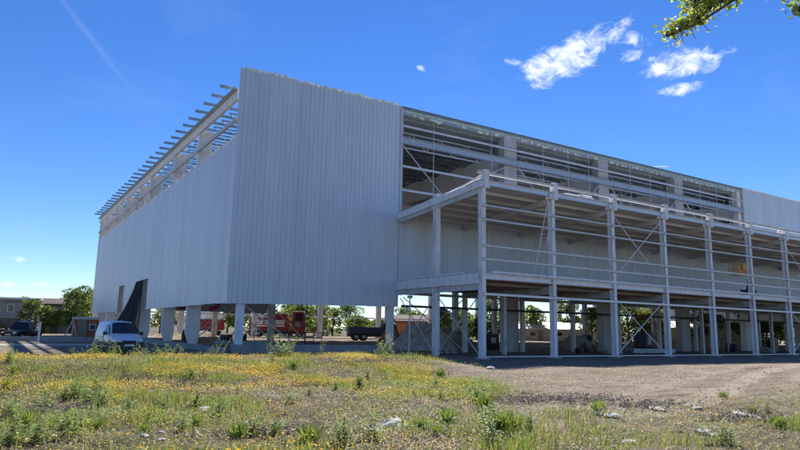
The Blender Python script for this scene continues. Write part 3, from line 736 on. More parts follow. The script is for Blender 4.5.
# stations front to back: y, bottom, belt height, belt half width, top, top half width
ST = [(-2.02, .34, .58, .60, .66, .50), (-1.96, .26, .66, .74, .76, .64), (-1.75, .24, .78, .82, .90, .72), (-1.40, .24, .90, .85, 1.00, .76), (-1.12, .24, 1.0, .86, 1.10, .74),
      (-.80, .24, 1.03, .86, 1.42, .68), (-.46, .24, 1.04, .86, 1.72, .63), (-.15, .24, 1.05, .86, 1.79, .63), (.8, .24, 1.06, .86, 1.82, .65), (1.7, .24, 1.06, .86, 1.80, .65), (2.0, .28, 1.05, .84, 1.76, .63), (2.06, .34, 1.0, .80, 1.66, .58)]
rings = []
for y, b, bl_, hw, t, tw in ST:
    half = [(hw*.80, b), (hw*.97, b+.10), (hw, b+.28), (hw*1.0, (b+bl_)/2+.08), (hw*.985, bl_), (tw+.4*(hw-tw)*.35, t-.16*(t-bl_)-.03), (tw*.90, t-.012), (tw*.45, t+.022)]
    r = [Vector((x, y, z)) for x, z in half]+[Vector((-x, y, z)) for x, z in half[::-1]]
    rings.append(r)
body = obj('body', MB().loft(rings), 'silver', van, smooth=True)
def slab(pts, nrm, t=.012):
    n = Vector(nrm).normalized()*t; mb = MB(); p = [Vector(q) for q in pts]; k = len(p)
    return mb.add([q+n for q in p]+[q-n*.4 for q in p], [tuple(range(k)), tuple(range(2*k-1, k-1, -1))]+[(i, k+i, k+(i+1) % k, (i+1) % k) for i in range(k)])
obj('windscreen', slab([(-.72, -1.115, 1.125), (-.36, -1.16, 1.14), (0, -1.175, 1.145), (.36, -1.16, 1.14), (.72, -1.115, 1.125), (.58, -.50, 1.685), (.3, -.525, 1.72), (0, -.535, 1.735), (-.3, -.525, 1.72), (-.58, -.50, 1.685)], (0, -.68, .72), .025), 'glass', van)
for s in (-1, 1):
    obj('side_window', slab([(s*.865, -.98, 1.08), (s*.868, .0, 1.08), (s*.70, .0, 1.62), (s*.70, -.44, 1.60), (s*.77, -.72, 1.36)], (s, 0, .3), .015), 'glass', van)
    obj('headlight', MB().loft([[Vector((s*(.46+dx), y, z)) for dx, z in ((-.0, .66), (.30, .70), (.31, .83), (.08, .80))] for y in (-2.0, -1.80)]), 'lamp', van, bevel=.02)
    mi = obj('mirror', MB().box(min(s*.92, s*1.12), max(s*.92, s*1.12), -.86, -.76, 1.02, 1.22), 'black_plastic', van, bevel=.03)
    obj('mirror_arm', MB().bar((s*.84, -.80, 1.06), (s*.95, -.80, 1.08), .05, .05), 'black_plastic', mi)
    obj('fog_lamp', MB().lathe([(.001, 0), (.06, .0), (.07, .03)], 12, (s*.55, -2.085, .42), rot=Matrix.Rotation(PI/2, 3, 'X')), 'lamp', van)
    obj('side_shade_trim', MB().box(min(s*.855, s*.885), max(s*.855, s*.885), -.95, 1.3, .42, .62), 'black_plastic', van, bevel=.01)  # trim enlarged, its black standing in for shade on the lower side
    obj('arch_trim', MB().lathe([(.36, -.03), (.42, -.03), (.42, .03), (.36, .03)], 20, (s*.845, -1.32, .31), ax='x'), 'black_plastic', van); obj('arch_trim', MB().lathe([(.36, -.03), (.42, -.03), (.42, .03), (.36, .03)], 20, (s*.845, 1.38, .31), ax='x'), 'black_plastic', van)
    wheel(van, s*.76, -1.32, .31, .2); wheel(van, s*.76, 1.38, .31, .2)
    obj('wiper', MB().bar((s*.1, -1.20, 1.15), (s*.1+.45, -1.02, 1.30), .02, .02), 'black_plastic', van)
bumper = obj('bumper', MB().loft([[Vector((x*k, y, z)) for x, y in ((-.86, -1.62), (-.80, -1.95), (-.5, -2.07), (0, -2.10), (.5, -2.07), (.80, -1.95), (.86, -1.62))] for z, k in ((.22, .95), (.26, 1), (.60, 1.0), (.655, .985))]), 'black_plastic', van, smooth=True)
obj('number_plate', MB().box(-.26, .26, -2.125, -2.108, .42, .53), 'plate', van)
obj('grille', MB().box(-.36, .36, -2.03, -1.9, .63, .73), 'black_plastic', van, bevel=.02)
obj('door_handle', MB().box(-.905, -.87, -.1, .06, .9, .93), 'black_plastic', van)
tcu = bpy.data.curves.new('plate_letters', 'FONT'); tcu.body = 'EXJ 205'; tcu.size = .12; tcu.align_x = 'CENTER'; tcu.extrude = .002
del tcu
mb = MB()
for i in range(6):
    x = -.2+.08*i; mb.box(x-.022, x+.022, -2.130, -2.126, .445, .505)

def truck(name, label, loc, rz, body, L=8.2, W=2.4, H=3.1, light_roof=False, group=None, box=True):
    t = thing(name, label, 'truck', loc, rz)
    obj('chassis', MB().box(-W/2+.15, W/2-.15, -L/2+.1, L/2, .55, .95), 'dark_steel', t)
    c0 = -L/2; cl = 2.1
    cab = MB().loft([[Vector((x, y, z)) for y, z in ((c0, .6), (c0-.03, 1.55), (c0+.22, H-.25), (c0+.35, H-.1), (c0+cl, H-.1), (c0+cl, .6))] for x in (-W/2+.02, W/2-.02)])
    obj('cab', cab, body, t, bevel=.06)
    obj('windscreen', slab([(-W/2+.2, c0-.01, 1.65), (W/2-.2, c0-.01, 1.65), (W/2-.26, c0+.19, H-.38), (-W/2+.26, c0+.19, H-.38)], (0, -1, .2), .03), 'glass', t)
    obj('cab_roof', MB().box(-W/2-.02, W/2+.02, c0+.2, c0+cl+.05, H-.09, H), 'white_paint' if light_roof else body, t, bevel=.03)
    for s in (-1, 1):
        obj('side_window', MB().box(min(s*(W/2-.05), s*(W/2+.012)), max(s*(W/2-.05), s*(W/2+.012)), c0+.5, c0+1.7, 1.7, H-.4), 'glass', t)
        obj('headlight', MB().box(s*.8-.14, s*.8+.14, c0-.06, c0, .85, 1.05), 'lamp', t)
        for y in (c0+1.0, L/2-2.2, L/2-1.1): wheel(t, s*(W/2-.2), y, .5, .3)
    obj('front_bumper', MB().box(-W/2, W/2, c0-.12, c0+.1, .45, .72), 'dark_steel', t, bevel=.03)
    return t
p = az(276, 112)
ft = truck('red_truck', 'long red truck with a light roof parked at the back of the hall', (p[0], p[1], 0), math.radians(62), 'red', 10.0, 2.8, 4.4, True)
obj('truck_box', MB().box(-1.22, 1.22, -2.3, 4.4, .96, 3.0), 'red', ft, bevel=.05)
obj('equipment_rack', MB().box(-1.1, 1.1, -2.2, 4.2, 3.01, 3.25).box(-.9, .9, -1.8, 1.5, 3.25, 3.9), 'red', ft, bevel=.04)
obj('rack_roof', MB().box(-1.0, 1.0, -2.0, 1.8, 3.91, 4.05), 'white_paint', ft)
for s in (-1, 1):
    obj('white_stripe', MB().box(min(s*1.225, s*1.24), max(s*1.225, s*1.24), -1.6, 3.8, 1.75, 1.95), 'white_paint', ft)
    for y in (-1.5, .3, 2.1): obj('locker_door', MB().box(min(s*1.225, s*1.245), max(s*1.225, s*1.245), y, y+1.5, 2.1, 2.85), 'grey_steel', ft)
obj('ladder_rack', MB().bar((.5, -2.2, 3.35), (.5, 4.6, 3.35), .06, .1).bar((-.2, -2.2, 3.35), (-.2, 4.6, 3.35), .06, .1), 'alu', ft)
# red trailer with a white peaked cover
p = az(205, 114)
tr = thing('farm_trailer', 'dark red trailer under a peaked white cover seen beneath the hall corner', 'trailer', (p[0], p[1], 0), math.radians(15)); tr.scale = (1.3, 1.3, 1.3)
obj('trailer_bed', MB().box(-1.5, 1.5, -2.2, 2.2, .75, 2.1), 'red', tr, bevel=.04)
obj('peaked_cover', MB().prism_y([(-1.6, 2.12), (1.6, 2.12), (.25, 3.5), (-.5, 3.5)], -2.3, 2.3), 'white_paint', tr, bevel=.03)
for s in (-1, 1):
    for y in (-1.0, 1.0): wheel(tr, s*1.35, y, .45, .28)
obj('drawbar', MB().bar((0, -2.2, .8), (0, -3.9, .6), .14, .14), 'dark_steel', tr)
p = az(372, 92)
dk = truck('dark_truck', 'dark flatbed truck parked under the hall right of the red truck', (p[0], p[1], 0), math.radians(70), 'dark_car', 7.0, 2.3, 2.5)
obj('flatbed', MB().box(-1.15, 1.15, -1.3, 3.5, .96, 1.15).box(-1.15, -1.05, -1.3, 3.5, 1.15, 1.9).box(1.05, 1.15, -1.3, 3.5, 1.15, 1.9).box(-1.05, 1.05, 3.4, 3.5, 1.15, 1.9), 'dark_blue', dk)
mound('rubble_heap', *az(391, 75), 1.7, 1.5, 1.7, mat('brick_rubble', (.36, .20, .15), .95, 0, .3, 5, .4), 'heap of reddish brick rubble under the hall right of the dark truck', 'heap', 21, rough=.6)
p = az(-2, 72)
yt = truck('yellow_truck', 'yellow truck cut by the left edge of the picture', (p[0]-.6, p[1], 0), math.radians(-25), 'yellow', 6.5, 2.3, 2.7, True)
obj('tipper_body', MB().box(-1.15, 1.15, -.9, 3.2, 1.0, 2.1), 'dark_car', yt, bevel=.03)
def car(name, label, loc, rz, m, H=1.5, L=4.2, bed=False):
    t = thing(name, label, 'car', loc, rz)
    st = [(-L/2, .35, .62, .55, .66, .5), (-L/2+.08, .26, .7, .76, .78, .66), (-L/2+.8, .24, .84, .83, .92, .72), (-.85, .24, .9, .85, 1.0, .72), (-.2, .24, .92, .85, H-.06, .58), (.3, .24, .92, .85, H, .58)]
    if bed: st += [(.75, .24, .92, .85, H-.03, .58), (.95, .24, .92, .85, 1.02, .78), (L/2-.05, .26, .92, .83, 1.0, .78), (L/2, .34, .8, .8, .95, .7)]
    else: st += [(1.1, .24, .92, .85, H-.08, .58), (L/2-.35, .26, .92, .83, 1.06, .66), (L/2, .34, .8, .76, .95, .6)]
    rg = []
    for y, b, bl_, hw, tp_, tw in st:
        h = [(hw*.8, b), (hw, b+.25), (hw*.99, bl_), (tw, tp_-.04), (tw*.6, tp_)]
        rg.append([Vector((x, y, z)) for x, z in h]+[Vector((-x, y, z)) for x, z in h[::-1]])
    obj('body', MB().loft(rg), m, t, smooth=True)
    obj('windscreen', slab([(-.66, -.80, 1.04), (.66, -.80, 1.04), (.54, -.26, H-.10), (-.54, -.26, H-.10)], (0, -.65, .75), .04), 'glass', t)
    for s in (-1, 1):
        obj('side_window', slab([(s*.845, -.6, .97), (s*.845, .75, .97), (s*.62, .65, H-.12), (s*.62, -.18, H-.12)], (s, 0, .5), .03), 'glass', t)
        obj('headlight', MB().box(s*.55-.14, s*.55+.14, -L/2-.01, -L/2+.3, .62, .76), 'lamp', t, bevel=.02)
        wheel(t, s*.75, -L/2+.85, .32, .2); wheel(t, s*.75, L/2-.85, .32, .2)
    obj('number_plate', MB().box(-.24, .24, -L/2-.025, -L/2+.05, .44, .55), 'plate', t)
    return t
p = az(22, 72); car('pickup', 'dark pickup parked beyond the left end of the hall, right of the yellow truck', (p[0], p[1], 0), math.radians(-30), 'dark_car', 1.75, 4.6, True)
p = az(13, 82); car('parked_car', 'pale car parked behind the dark pickup at far left', (p[0], p[1], 0), math.radians(-40), 'white_paint', 1.5)

# ------------------------------------------------------------------ houses
def house(name, label, loc, rz, w, d, h, wall, roof, wins=(), flat=True, ov=.5, pitch=1.2):
    t = thing(name, label, 'house', loc, rz)
    obj('wall', MB().box(-w/2, w/2, -d/2, d/2, -.05, h), wall, t)
    if flat: rf = obj('roof', MB().box(-w/2-ov, w/2+ov, -d/2-ov, d/2+ov, h+.003, h+.3), roof, t, bevel=.03)
    else: rf = obj('roof', MB().prism_x([(-d/2-ov, h-.05), (d/2+ov, h-.05), (d/2+ov, h+.1), (0, h+pitch+.12), (-d/2-ov, h+.1)], -w/2-ov, w/2+ov), roof, t)
    for (x, z, ww, hh) in wins:
        f = obj('window', MB().box(x-ww/2, x+ww/2, -d/2-.06, -d/2-.003, z, z+hh), 'white_paint', t)
        obj('pane', MB().box(x-ww/2+.08, x+ww/2-.08, -d/2-.075, -d/2-.062, z+.08, z+hh-.08), 'glass', f)
    obj('door', MB().box(-w*.12-.45, -w*.12+.45, -d/2-.05, -d/2-.003, 0, 2.05), 'wood', t)
    return t
p = az(4, 128); hs0 = house('house', 'grey two storey flat roofed house at the far left edge', (p[0], p[1], 0), -.12, 8.6, 7, 4.9, 'render_grey', 'roof_light', ((-1.9, 3.0, 1.0, 1.2), (.9, 3.0, .9, 1.2), (2.8, 3.0, 1.1, 1.2), (2.2, .9, 1.2, 1.2))); hs0.scale = (1.10,)*3
p = az(64, 130); hs = house('house', 'low dark roofed house behind the bushes left of the hall', (p[0], p[1], 0), -.15, 5.2, 5, 3.7, 'render_grey', 'roof_dark', ((-1, 1.4, 1, 1.1), (1.3, 1.4, 1, 1.1)), False, .6, .8); hs.scale = (1.3,)*3
tk = thing('water_tank', 'white water tank standing above the dark roofed house', 'water tank', (p[0]+1.1, p[1], 5.5), .2); tk.scale = (1.2,)*3
obj('tank_body', MB().lathe([(.02, 0), (.62, 0), (.66, .1), (.66, 1.0), (.5, 1.2), (.2, 1.3), (.02, 1.3)], 18, (0, 0, .5)), 'white_paint', tk, smooth=True)
obj('tank_stand', MB().box(-.6, .6, -.6, .6, 0, .5), 'grey_concrete', tk)
p = az(85, 84); hut = house('brick_hut', 'orange brick hut just left of the hall', (p[0], p[1], 0), -.1, 2.7, 3, 2.1, 'brick', 'roof_light', ((.75, .9, .7, .7),), True, .12)
p = az(545, 128); house('shed', 'long low white roofed shed seen beneath the annex', (p[0], p[1], 0), -.6, 13, 7, 2.2, 'render_pale', 'roof_light', ((-3, .9, 1.2, .9), (2, .9, 1.2, .9)), False, .5, 1.3)
p = az(700, 150); house('shed', 'pale shed with a light roof seen beneath the right half of the annex', (p[0], p[1], 0), -.7, 14, 8, 3.0, 'render_pale', 'roof_light', ((-3, 1.2, 1.2, .9), (3, 1.2, 1.2, .9)), False, .5, 1.4)
p = az(415, 140); house('house', 'brownish house behind the rubble heap beneath the annex', (p[0], p[1], 0), -.4, 9, 7, 3.4, 'brick', 'roof_dark', ((-2, 1.2, 1.2, 1.2), (2, 1.2, 1.2, 1.2)), False, .5, 1.3)
# posts, pallets and wires on the left
def post(px, D, h, lab, m='wood', w=.14):
    x, y = az(px, D); t = MB().box(-w/2, w/2, -w/2, w/2, -.1, h-.06).add([(-w/2, -w/2, h-.06), (w/2, -w/2, h-.06), (w/2, w/2, h-.06), (-w/2, w/2, h-.06), (0, 0, h)], [(0, 1, 4), (1, 2, 4), (2, 3, 4), (3, 0, 4)])
    o = obj('fence_post', t, m); o.location = (x, y, 0); return tag(o, lab, 'post')
post(39.5, 62, 1.7, 'short white post standing right of the dark pickup', 'white_paint', .16)
x, y = az(72, 70)
tpd = thing('trestle', 'pale wooden trestle with splayed legs left of the brick hut', 'trestle', (x, y, 0))
obj('leg', MB().bar((0, 0, 2.0), (-.75, 0, 0), .10, .10), 'render_pale', tpd); obj('leg', MB().bar((0, 0, 2.0), (.55, .2, 0), .10, .10), 'render_pale', tpd)
obj('upright', MB().bar((.05, .1, 0), (.05, .1, 2.1), .12, .12), 'render_pale', tpd)
x, y = az(31, 76)
pt = thing('pallet_stack', 'tall stack of wooden pallets behind the dark pickup', 'pallets', (x, y, 0), -.2)
for q in range(7):
    z = q*.34
    mb = MB()
    for yy in (-.5, -.25, 0, .25, .5): mb.box(-.6, .6, yy-.05, yy+.05, z+.22, z+.25)
    for xx in (-.55, 0, .55): mb.box(xx-.05, xx+.05, -.55, .55, z+.02, z+.218)
    obj('pallet', mb, 'render_pale' if q % 2 else 'wood', pt)
x, y = az(36, 124)
up = thing('utility_pole', 'utility pole with crossarm and wires behind the bushes at left', 'pole', (x, y, 0))
up.scale = (.9, .9, .9)
obj('pole', MB().tube([(0, 0, -.2), (0, 0, 6.3)], [.13, .09], 8), 'wood', up)
obj('crossarm', MB().box(-.8, .8, -.06, .06, 5.7, 5.82), 'wood', up)
for k in (-.7, .7):
    pts = [(k+t*14, t*3, 5.86-1.6*t*(1-t)) for t in [i/10 for i in range(11)]]+[]
    obj('wire', MB().tube(pts, .02, 4), 'dark_steel', up)
    pts = [(k-t*16, -t*2, 5.86-1.6*t*(1-t)) for t in [i/10 for i in range(11)]]
    obj('wire', MB().tube(pts, .02, 4), 'dark_steel', up)
    obj('insulator', MB().tube([(k, 0, 5.82), (k, 0, 5.95)], .05, 6), 'white_paint', up)
o = obj('low_wall', MB().box(-9, 9, -.12, .12, -.05, .42), 'grey_concrete'); x, y = az(62, 66); o.location = (x, y, 0); o.rotation_euler = (0, 0, -.08)
tag(o, 'low grey wall along the yard left of the hall', 'wall')
mb = MB(); mb.box(-7, 7, -2.2, 2.2, .004, .012)
o = obj('pavement', mb, mat('pale_slab', (.42, .39, .34), .9, 0, .12, 1.5)); x, y = az(10, 55.5); o.location = (x, y, 0); tag(o, None, None, None, 'structure')

# ------------------------------------------------------------------ trees
def leaf_cloud(name, clumps, per, size, cols, seed, flat=.75, aspect=.6):
    rg = np.random.default_rng(seed); P = []; C = []
    for (c, r) in clumps:
        n = int(per*r**2)
        d = rg.normal(size=(n, 3)); d /= np.linalg.norm(d, axis=1)[:, None]
        rad = r*(.55+.5*rg.random(n)**.6)[:, None]
        P.append(np.array(c)+d*rad*np.array([1, 1, flat]))
        base = np.array(cols[rg.integers(len(cols))]); C.append(base*(.72+.56*rg.random((n, 1))))
    P = np.concatenate(P); C = np.concatenate(C); n = len(P)
    a = rg.normal(size=(n, 3)); a[:, 2] *= .6; a /= np.linalg.norm(a, axis=1)[:, None]
    b = np.cross(a, rg.normal(size=(n, 3))); b /= np.linalg.norm(b, axis=1)[:, None]
    s = (size*(.6+.8*rg.random(n)))[:, None]
    a *= s; b *= s*aspect*.5
    V = np.stack([P-a*.5, P+b, P+a*.5, P-b], 1).reshape(-1, 3)
    Q = np.arange(n*4).reshape(-1, 4)
    me = np_mesh(name, V, Q, None, np.repeat(C, 4, 0)); me.materials.append(M['leaf']); return me
GREENS = [[(.12, .17, .045), (.09, .14, .04), (.15, .19, .05), (.10, .14, .035)], [(.10, .15, .045), (.085, .13, .04), (.13, .18, .055)], [(.19, .21, .05), (.15, .18, .045), (.22, .23, .06)], [(.10, .15, .045), (.13, .17, .05), (.08, .115, .035)]]
def make_tree(name, label, cat, kind, h, w, seed, group, trunk_h=.35):
    rd = random.Random(seed); t = thing(name, label, cat, (0, 0, 0), 0, group)
    mb = MB(); mb.tube([(0, 0, -.2), (.1, .05, h*.22), (.05, -.1, h*.5), (.2, .1, h*.78)], [h*.028+.04, h*.022+.03, h*.014+.02, .02], 8)
    clumps = []
    for i in range(16):
        t_ = rd.random(); z = h*(trunk_h+(1-trunk_h)*t_)
        rr = w*math.sin(PI*min(1, (.18+.80*t_)))**.7*rd.uniform(.35, 1.0); a = rd.uniform(0, 2*PI)
        c = (rr*math.cos(a), rr*math.sin(a), z-.05*h); r = w*rd.uniform(.24, .46); clumps.append((c, r))
        mb.tube([(.05, 0, z*.55), (c[0]*.5, c[1]*.5, z*.8), c], [h*.008+.02, .03, .012], 5, False)
    clumps.append(((0, 0, h*.88), w*.42)); clumps.append(((0, 0, h*.62), w*.55))
    obj('trunk', mb, 'bark', t, smooth=True)
    me = leaf_cloud('crown', clumps, 125/(w/3.)**1.2, .34*(w/3.)**.5, GREENS[kind], seed)
    link(bpy.data.objects.new('crown', me), t); return t
protos = [make_tree('tree', 'broad dark green tree rising behind the water tank', 'tree', 1, 8.6, 4.3, 1, 'trees around the site'),
          make_tree('tree', 'bushy bright green tree in front of the low dark roofed house', 'tree', 0, 4.6, 2.5, 2, 'trees around the site', .12),
          make_tree('tree', 'yellow green tree between the brick hut and the hall', 'tree', 2, 5.2, 2.3, 3, 'trees around the site', .2),
          make_tree('tree', 'mid green tree over the right side of the grey house', 'tree', 3, 5.4, 2.6, 4, 'trees around the site', .15)]
def put(i, px, D, rz=0, sc=1., lab=None, first=False):
    x, y = az(px, D)
    if first: protos[i].location = (x, y, 0); protos[i].rotation_euler = (0, 0, rz); protos[i].scale = (sc,)*3 if not isinstance(sc, tuple) else sc
    else: dup(protos[i], (x, y, 0), rz, sc, lab)
put(0, 79, 118, 0, .88, None, True); put(1, 57, 116, 0, .76, None, True); put(2, 83, 122, 0, 1.25, None, True); put(3, 29, 118, 0, .98, None, True)
put(1, 44, 118, 2, .9, 'rounded green tree between the grey house and the dark roofed house')
put(0, 60, 140, 1, .72, 'dark tree behind the low dark roofed house'); put(1, 70, 121, 4, .85, 'round bush between the bright green tree and the broad dark tree'); put(2, 38, 126, 2, .8, 'yellow green bush beside the utility pole'); put(3, 66, 150, 2, 1.4, 'tree behind the dark roofed house, left of the broad dark tree')
put(0, 22, 128, 1, .68, 'small treetop showing above the roof of the grey house')
put(0, 96, 130, 3, .9, 'dark tree partly hidden by the left edge of the hall')
far_trees = [(3, 205, 128, 1.3, 'green tree behind the farm trailer'), (2, 160, 120, 1.0, 'yellow green tree seen between the columns of the left wall'), (0, 262, 150, 1.0, 'dark tree above the front of the red truck'), (3, 292, 140, 1.3, 'green tree behind the middle of the red truck'), (2, 322, 132, 1.3, 'yellow green tree right of the red truck'),
             (0, 350, 165, .95, 'dark tree behind the dark truck'), (1, 300, 118, 1.3, 'low bush at the tail of the red truck'), (1, 440, 120, 1.2, 'round bush beneath the annex left of its corner column'), (3, 462, 150, 1.25, 'green tree just left of the annex corner column'), (0, 492, 138, 1.0, 'dark tree just right of the annex corner column'),
             (2, 530, 128, 1.3, 'yellow green tree left of the second annex column'), (3, 568, 134, 1.5, 'large green tree right of the second annex column'), (1, 592, 122, 1.3, 'bush left of the third annex column'), (0, 628, 140, 1.0, 'dark tree behind the crossed annex braces'), (3, 655, 150, 1.3, 'green tree left of the fourth annex column'),
             (2, 690, 160, 1.0, 'yellow green tree behind the right hand shed'), (0, 725, 165, .9, 'dark tree between the fifth and sixth annex columns'), (1, 752, 130, 1.4, 'low bush by the sixth annex column'), (3, 785, 150, 1.2, 'green tree at the right edge beneath the annex'), (3, 120, 125, 1.1, 'green tree glimpsed through the left wall doorway'), (0, 405, 170, .9, 'dark tree behind the brownish house')]
rb = random.Random(8)
for j in range(40):
    px = 175+16*j+rb.uniform(-5, 5)
    x, y = az(px, rb.uniform(126, 175))
    dup(protos[rb.choice([1, 1, 2, 3])], (x, y, -.3), rb.uniform(0, 6), (rb.uniform(1.1, 1.7), rb.uniform(1.1, 1.7), rb.uniform(.8, 1.35)), 'one of the many bushes in the thick hedge beyond the hall, seen under it', 'hedge bushes beyond the hall')
for j, (i, px, D, sc, lab) in enumerate(far_trees): put(i, px, D, j*1.3, sc, lab)
# the tree at the right whose branches reach into the picture
bt = thing('overhanging_tree', 'nearby tree whose leafy branch tips hang into the top right of the picture', 'tree', (-27.0, -42.0, 0))
def W(px, py, D): return at(px, py, D)-bt.location
mb = MB(); mb.tube([(0, 0, -.2), (.05, .1, 2.0), (-.05, .05, 4.0), (0, 0, 6.5)], [.22, .18, .14, .05], 10)
obj('trunk', mb, 'bark', bt, smooth=True)
limb = MB(); leaves = []
def branch(pts, r0, nl, spread, twig=True):
    pts = [Vector(p) for p in pts]; limb.tube(pts, [r0*(1-i/len(pts))+.003 for i in range(len(pts))], 6, False)
    for i in range(nl):
        t = random.random()**.8*(len(pts)-1); k = min(int(t), len(pts)-2); p = pts[k].lerp(pts[k+1], t-k)
        q = p+Vector((random.gauss(0, spread), random.gauss(0, spread), random.gauss(spread*.5, spread*.8)))
        if random.random() < .35: limb.tube([p, p.lerp(q, .5)+Vector((0, 0, .02)), q], [.004, .003, .002], 4, False)
        leaves.append(q)
branch([(-.02, .05, 3.6), W(840, -60, 5.5), W(790, -32, 5.7), W(752, -12, 5.8), W(720, 9, 5.9), W(697, 24, 6.0), W(667, 37, 6.0)], .016, 1, .01)
branch([W(760, -14, 5.8), W(735, -2, 5.85), W(715, 4, 5.95), W(700, 18, 6.0), W(688, 26, 6.0), W(667, 37, 6.0)], .006, 760, .060)
branch([W(742, -22, 5.8), W(715, -12, 5.9), W(699, -4, 5.9), W(694, 8, 5.95)], .006, 420, .068)
branch([W(790, -28, 5.7), W(764, -14, 5.8), W(757, -5, 5.8)], .006, 120, .04)
branch([(0, .02, 3.9), W(850, -50, 5.3), W(822, -12, 5.3), W(806, 4, 5.3), W(797, 13, 5.3)], .02, 260, .05)
for i in range(26):                                     # the rest of the crown, above and beside the view
    a = random.uniform(0, 2*PI); z = random.uniform(4.6, 8.2); r = random.uniform(.6, 2.6)*(1 if z < 7 else .6)
    e = Vector((r*math.cos(a), r*math.sin(a), z))
    w = e+bt.location-CAM; d = w.dot(FW); ok = True
    if d > .3:
        px = 400+FPX*w.dot(RT)/d; py = 225-FPX*w.dot(UP)/d
        if px < 900 and py > -120: ok = False
    if ok: branch([(0, 0, random.uniform(3, 5.5)), e*.55+Vector((0, 0, z*.3)), e], .03, 150, .22)
obj('limb', limb, 'bark', bt, smooth=True)
P = np.array([tuple(q) for q in leaves]); n = len(P)
a = RNG.normal(size=(n, 3)); a /= np.linalg.norm(a, axis=1)[:, None]; b = np.cross(a, RNG.normal(size=(n, 3))); b /= np.linalg.norm(b, axis=1)[:, None]
nn_ = np.cross(a, b); s = (.042*(.6+.8*RNG.random(n)))[:, None]
V = np.stack([P-a*s*.5, P-a*s*.1+b*s*.34+nn_*s*.1, P+a*s*.55, P-a*s*.1-b*s*.34+nn_*s*.1], 1).reshape(-1, 3)
cl = np.array([(.34, .44, .11), (.40, .47, .13), (.26, .34, .08), (.45, .42, .15)])[RNG.integers(4, size=n)]*(.8+.4*RNG.random((n, 1)))
me = np_mesh('foliage', V, np.arange(n*4).reshape(-1, 4), None, np.repeat(cl, 4, 0)); me.materials.append(M['leaf'])
link(bpy.data.objects.new('foliage', me), bt)

# ------------------------------------------------------------------ grass, flowers, straw
def scatter(n, dens, x0=-50, x1=-10, y0=-37.2, y1=-13.2, seed=1):
    rg = np.random.default_rng(seed)
    x = rg.uniform(x0, x1, n); y = rg.uniform(y0, y1, n)
    w = np.stack([x-CAM.x, y-CAM.y], 1); d = np.hypot(w[:, 0], w[:, 1])
    an = np.degrees(np.arctan2(w[:, 0], w[:, 1]))-math.degrees(YAW)
    keep = (np.abs(an) < 43) & (d > 5.5) & (rg.random(n) < np.clip(dens(x, y), 0, 1))
    return x[keep], y[keep], rg
def blades(name, x, y, rg, hmin, hmax, wid, cols, lean=.5, m='grass', hmod=None):
    n = len(x); z = height(x, y)-.01
    h = rg.uniform(hmin, hmax, n)*(hmod(x, y) if hmod else 1); th = rg.uniform(0, 2*PI, n); ph = rg.uniform(0, 2*PI, n)
    ln = h*lean*rg.random(n); w = wid*(.6+.8*rg.random(n))
    bx_, by_ = np.cos(th)*w, np.sin(th)*w; lx, ly = np.cos(ph)*ln, np.sin(ph)*ln
    P = np.stack([x, y, z], 1); B = np.stack([bx_, by_, 0*x], 1); L1 = np.stack([lx*.35, ly*.35, h*.55], 1); L2 = np.stack([lx, ly, h*np.sqrt(np.clip(1-(ln/h)**2*.6, .1, 1))], 1)
    V = np.stack([P-B, P+B, P+L1+B*.8, P+L1-B*.8, P+L2], 1).reshape(-1, 3)
    k = np.arange(n)[:, None]*5
    Q = k+np.array([[0, 1, 2, 3]]); T = k+np.array([[3, 2, 4]])
    c = np.array(cols)[rg.integers(len(cols), size=n)]*(.7+.6*rg.random((n, 1)))
    me = np_mesh(name, V, Q, T, np.repeat(c, 5, 0)); me.materials.append(M[m])
    return link(bpy.data.objects.new(name, me))
def patch(x, y, sc, seed, lo, hi): return sstep(lo, hi, fbm(x*sc, y*sc, seed, 4))
def OPEN(x, y): return .26+.74*patch(x, y, .33, 55, .36, .50)*patch(x, y*1.6, .8, 57, .30, .46)
GREEN = [(.21, .30, .07), (.26, .34, .085), (.15, .22, .055), (.33, .36, .11), (.40, .38, .18)]
DRY = [(.40, .33, .20), (.33, .26, .15), (.48, .42, .29), (.25, .19, .12)]
x, y, rg = scatter(900000, lambda x, y: grassy(x, y)*(.06+.94*patch(x, y, .6, 51, .42, .58))*OPEN(x, y)*.6, seed=1)
tag(blades('grass', x, y, rg, .05, .20, .006, GREEN, .7, hmod=lambda x, y: .5+1.3*patch(x, y, .8, 61, .35, .7)), 'short green grass over the weedy foreground', 'grass', None, 'stuff')
x, y, rg = scatter(420000, lambda x, y: (grassy(x, y)*(.12+.75*patch(x, y, .7, 71, .46, .64))+.05)*.38, seed=2)
tag(blades('dry_grass', x, y, rg, .04, .16, .005, DRY, 1.1), 'dry straw coloured grass among the green', 'grass', None, 'stuff')
# low broad leaves close to the ground
x, y, rg = scatter(620000, lambda x, y: grassy(x, y)*(.03+.97*patch(x, y, .7, 131, .49, .58))*(.3+.7*OPEN(x, y))*.85, seed=8)
n = len(x); hgt = patch(x, y, .9, 133, .3, .7)
P = np.stack([x, y, height(x, y)+rg.random(n)*(.03+.16*hgt)], 1)
a = rg.normal(size=(n, 3)); a[:, 2] *= .45; a /= np.linalg.norm(a, axis=1)[:, None]; b = np.cross(a, rg.normal(0, .35, (n, 3))+np.array([0, 0, 1.])); b /= np.linalg.norm(b, axis=1)[:, None]
sz = rg.uniform(.018, .05, n)[:, None]*(.7+.6*hgt[:, None])
V = np.stack([P-a*sz*.5, P+b*sz*.26, P+a*sz*.6-np.array([0, 0, .15])*sz, P-b*sz*.26], 1).reshape(-1, 3)
c = np.array([(.22, .32, .09), (.27, .36, .11), (.14, .22, .06), (.33, .38, .22), (.36, .38, .14)])[rg.integers(5, size=n)]*(.7+.6*rg.random((n, 1)))
me = np_mesh('leafy_ground_cover', V, np.arange(n*4).reshape(-1, 4), None, np.repeat(c, 4, 0)); me.materials.append(M['grass'])
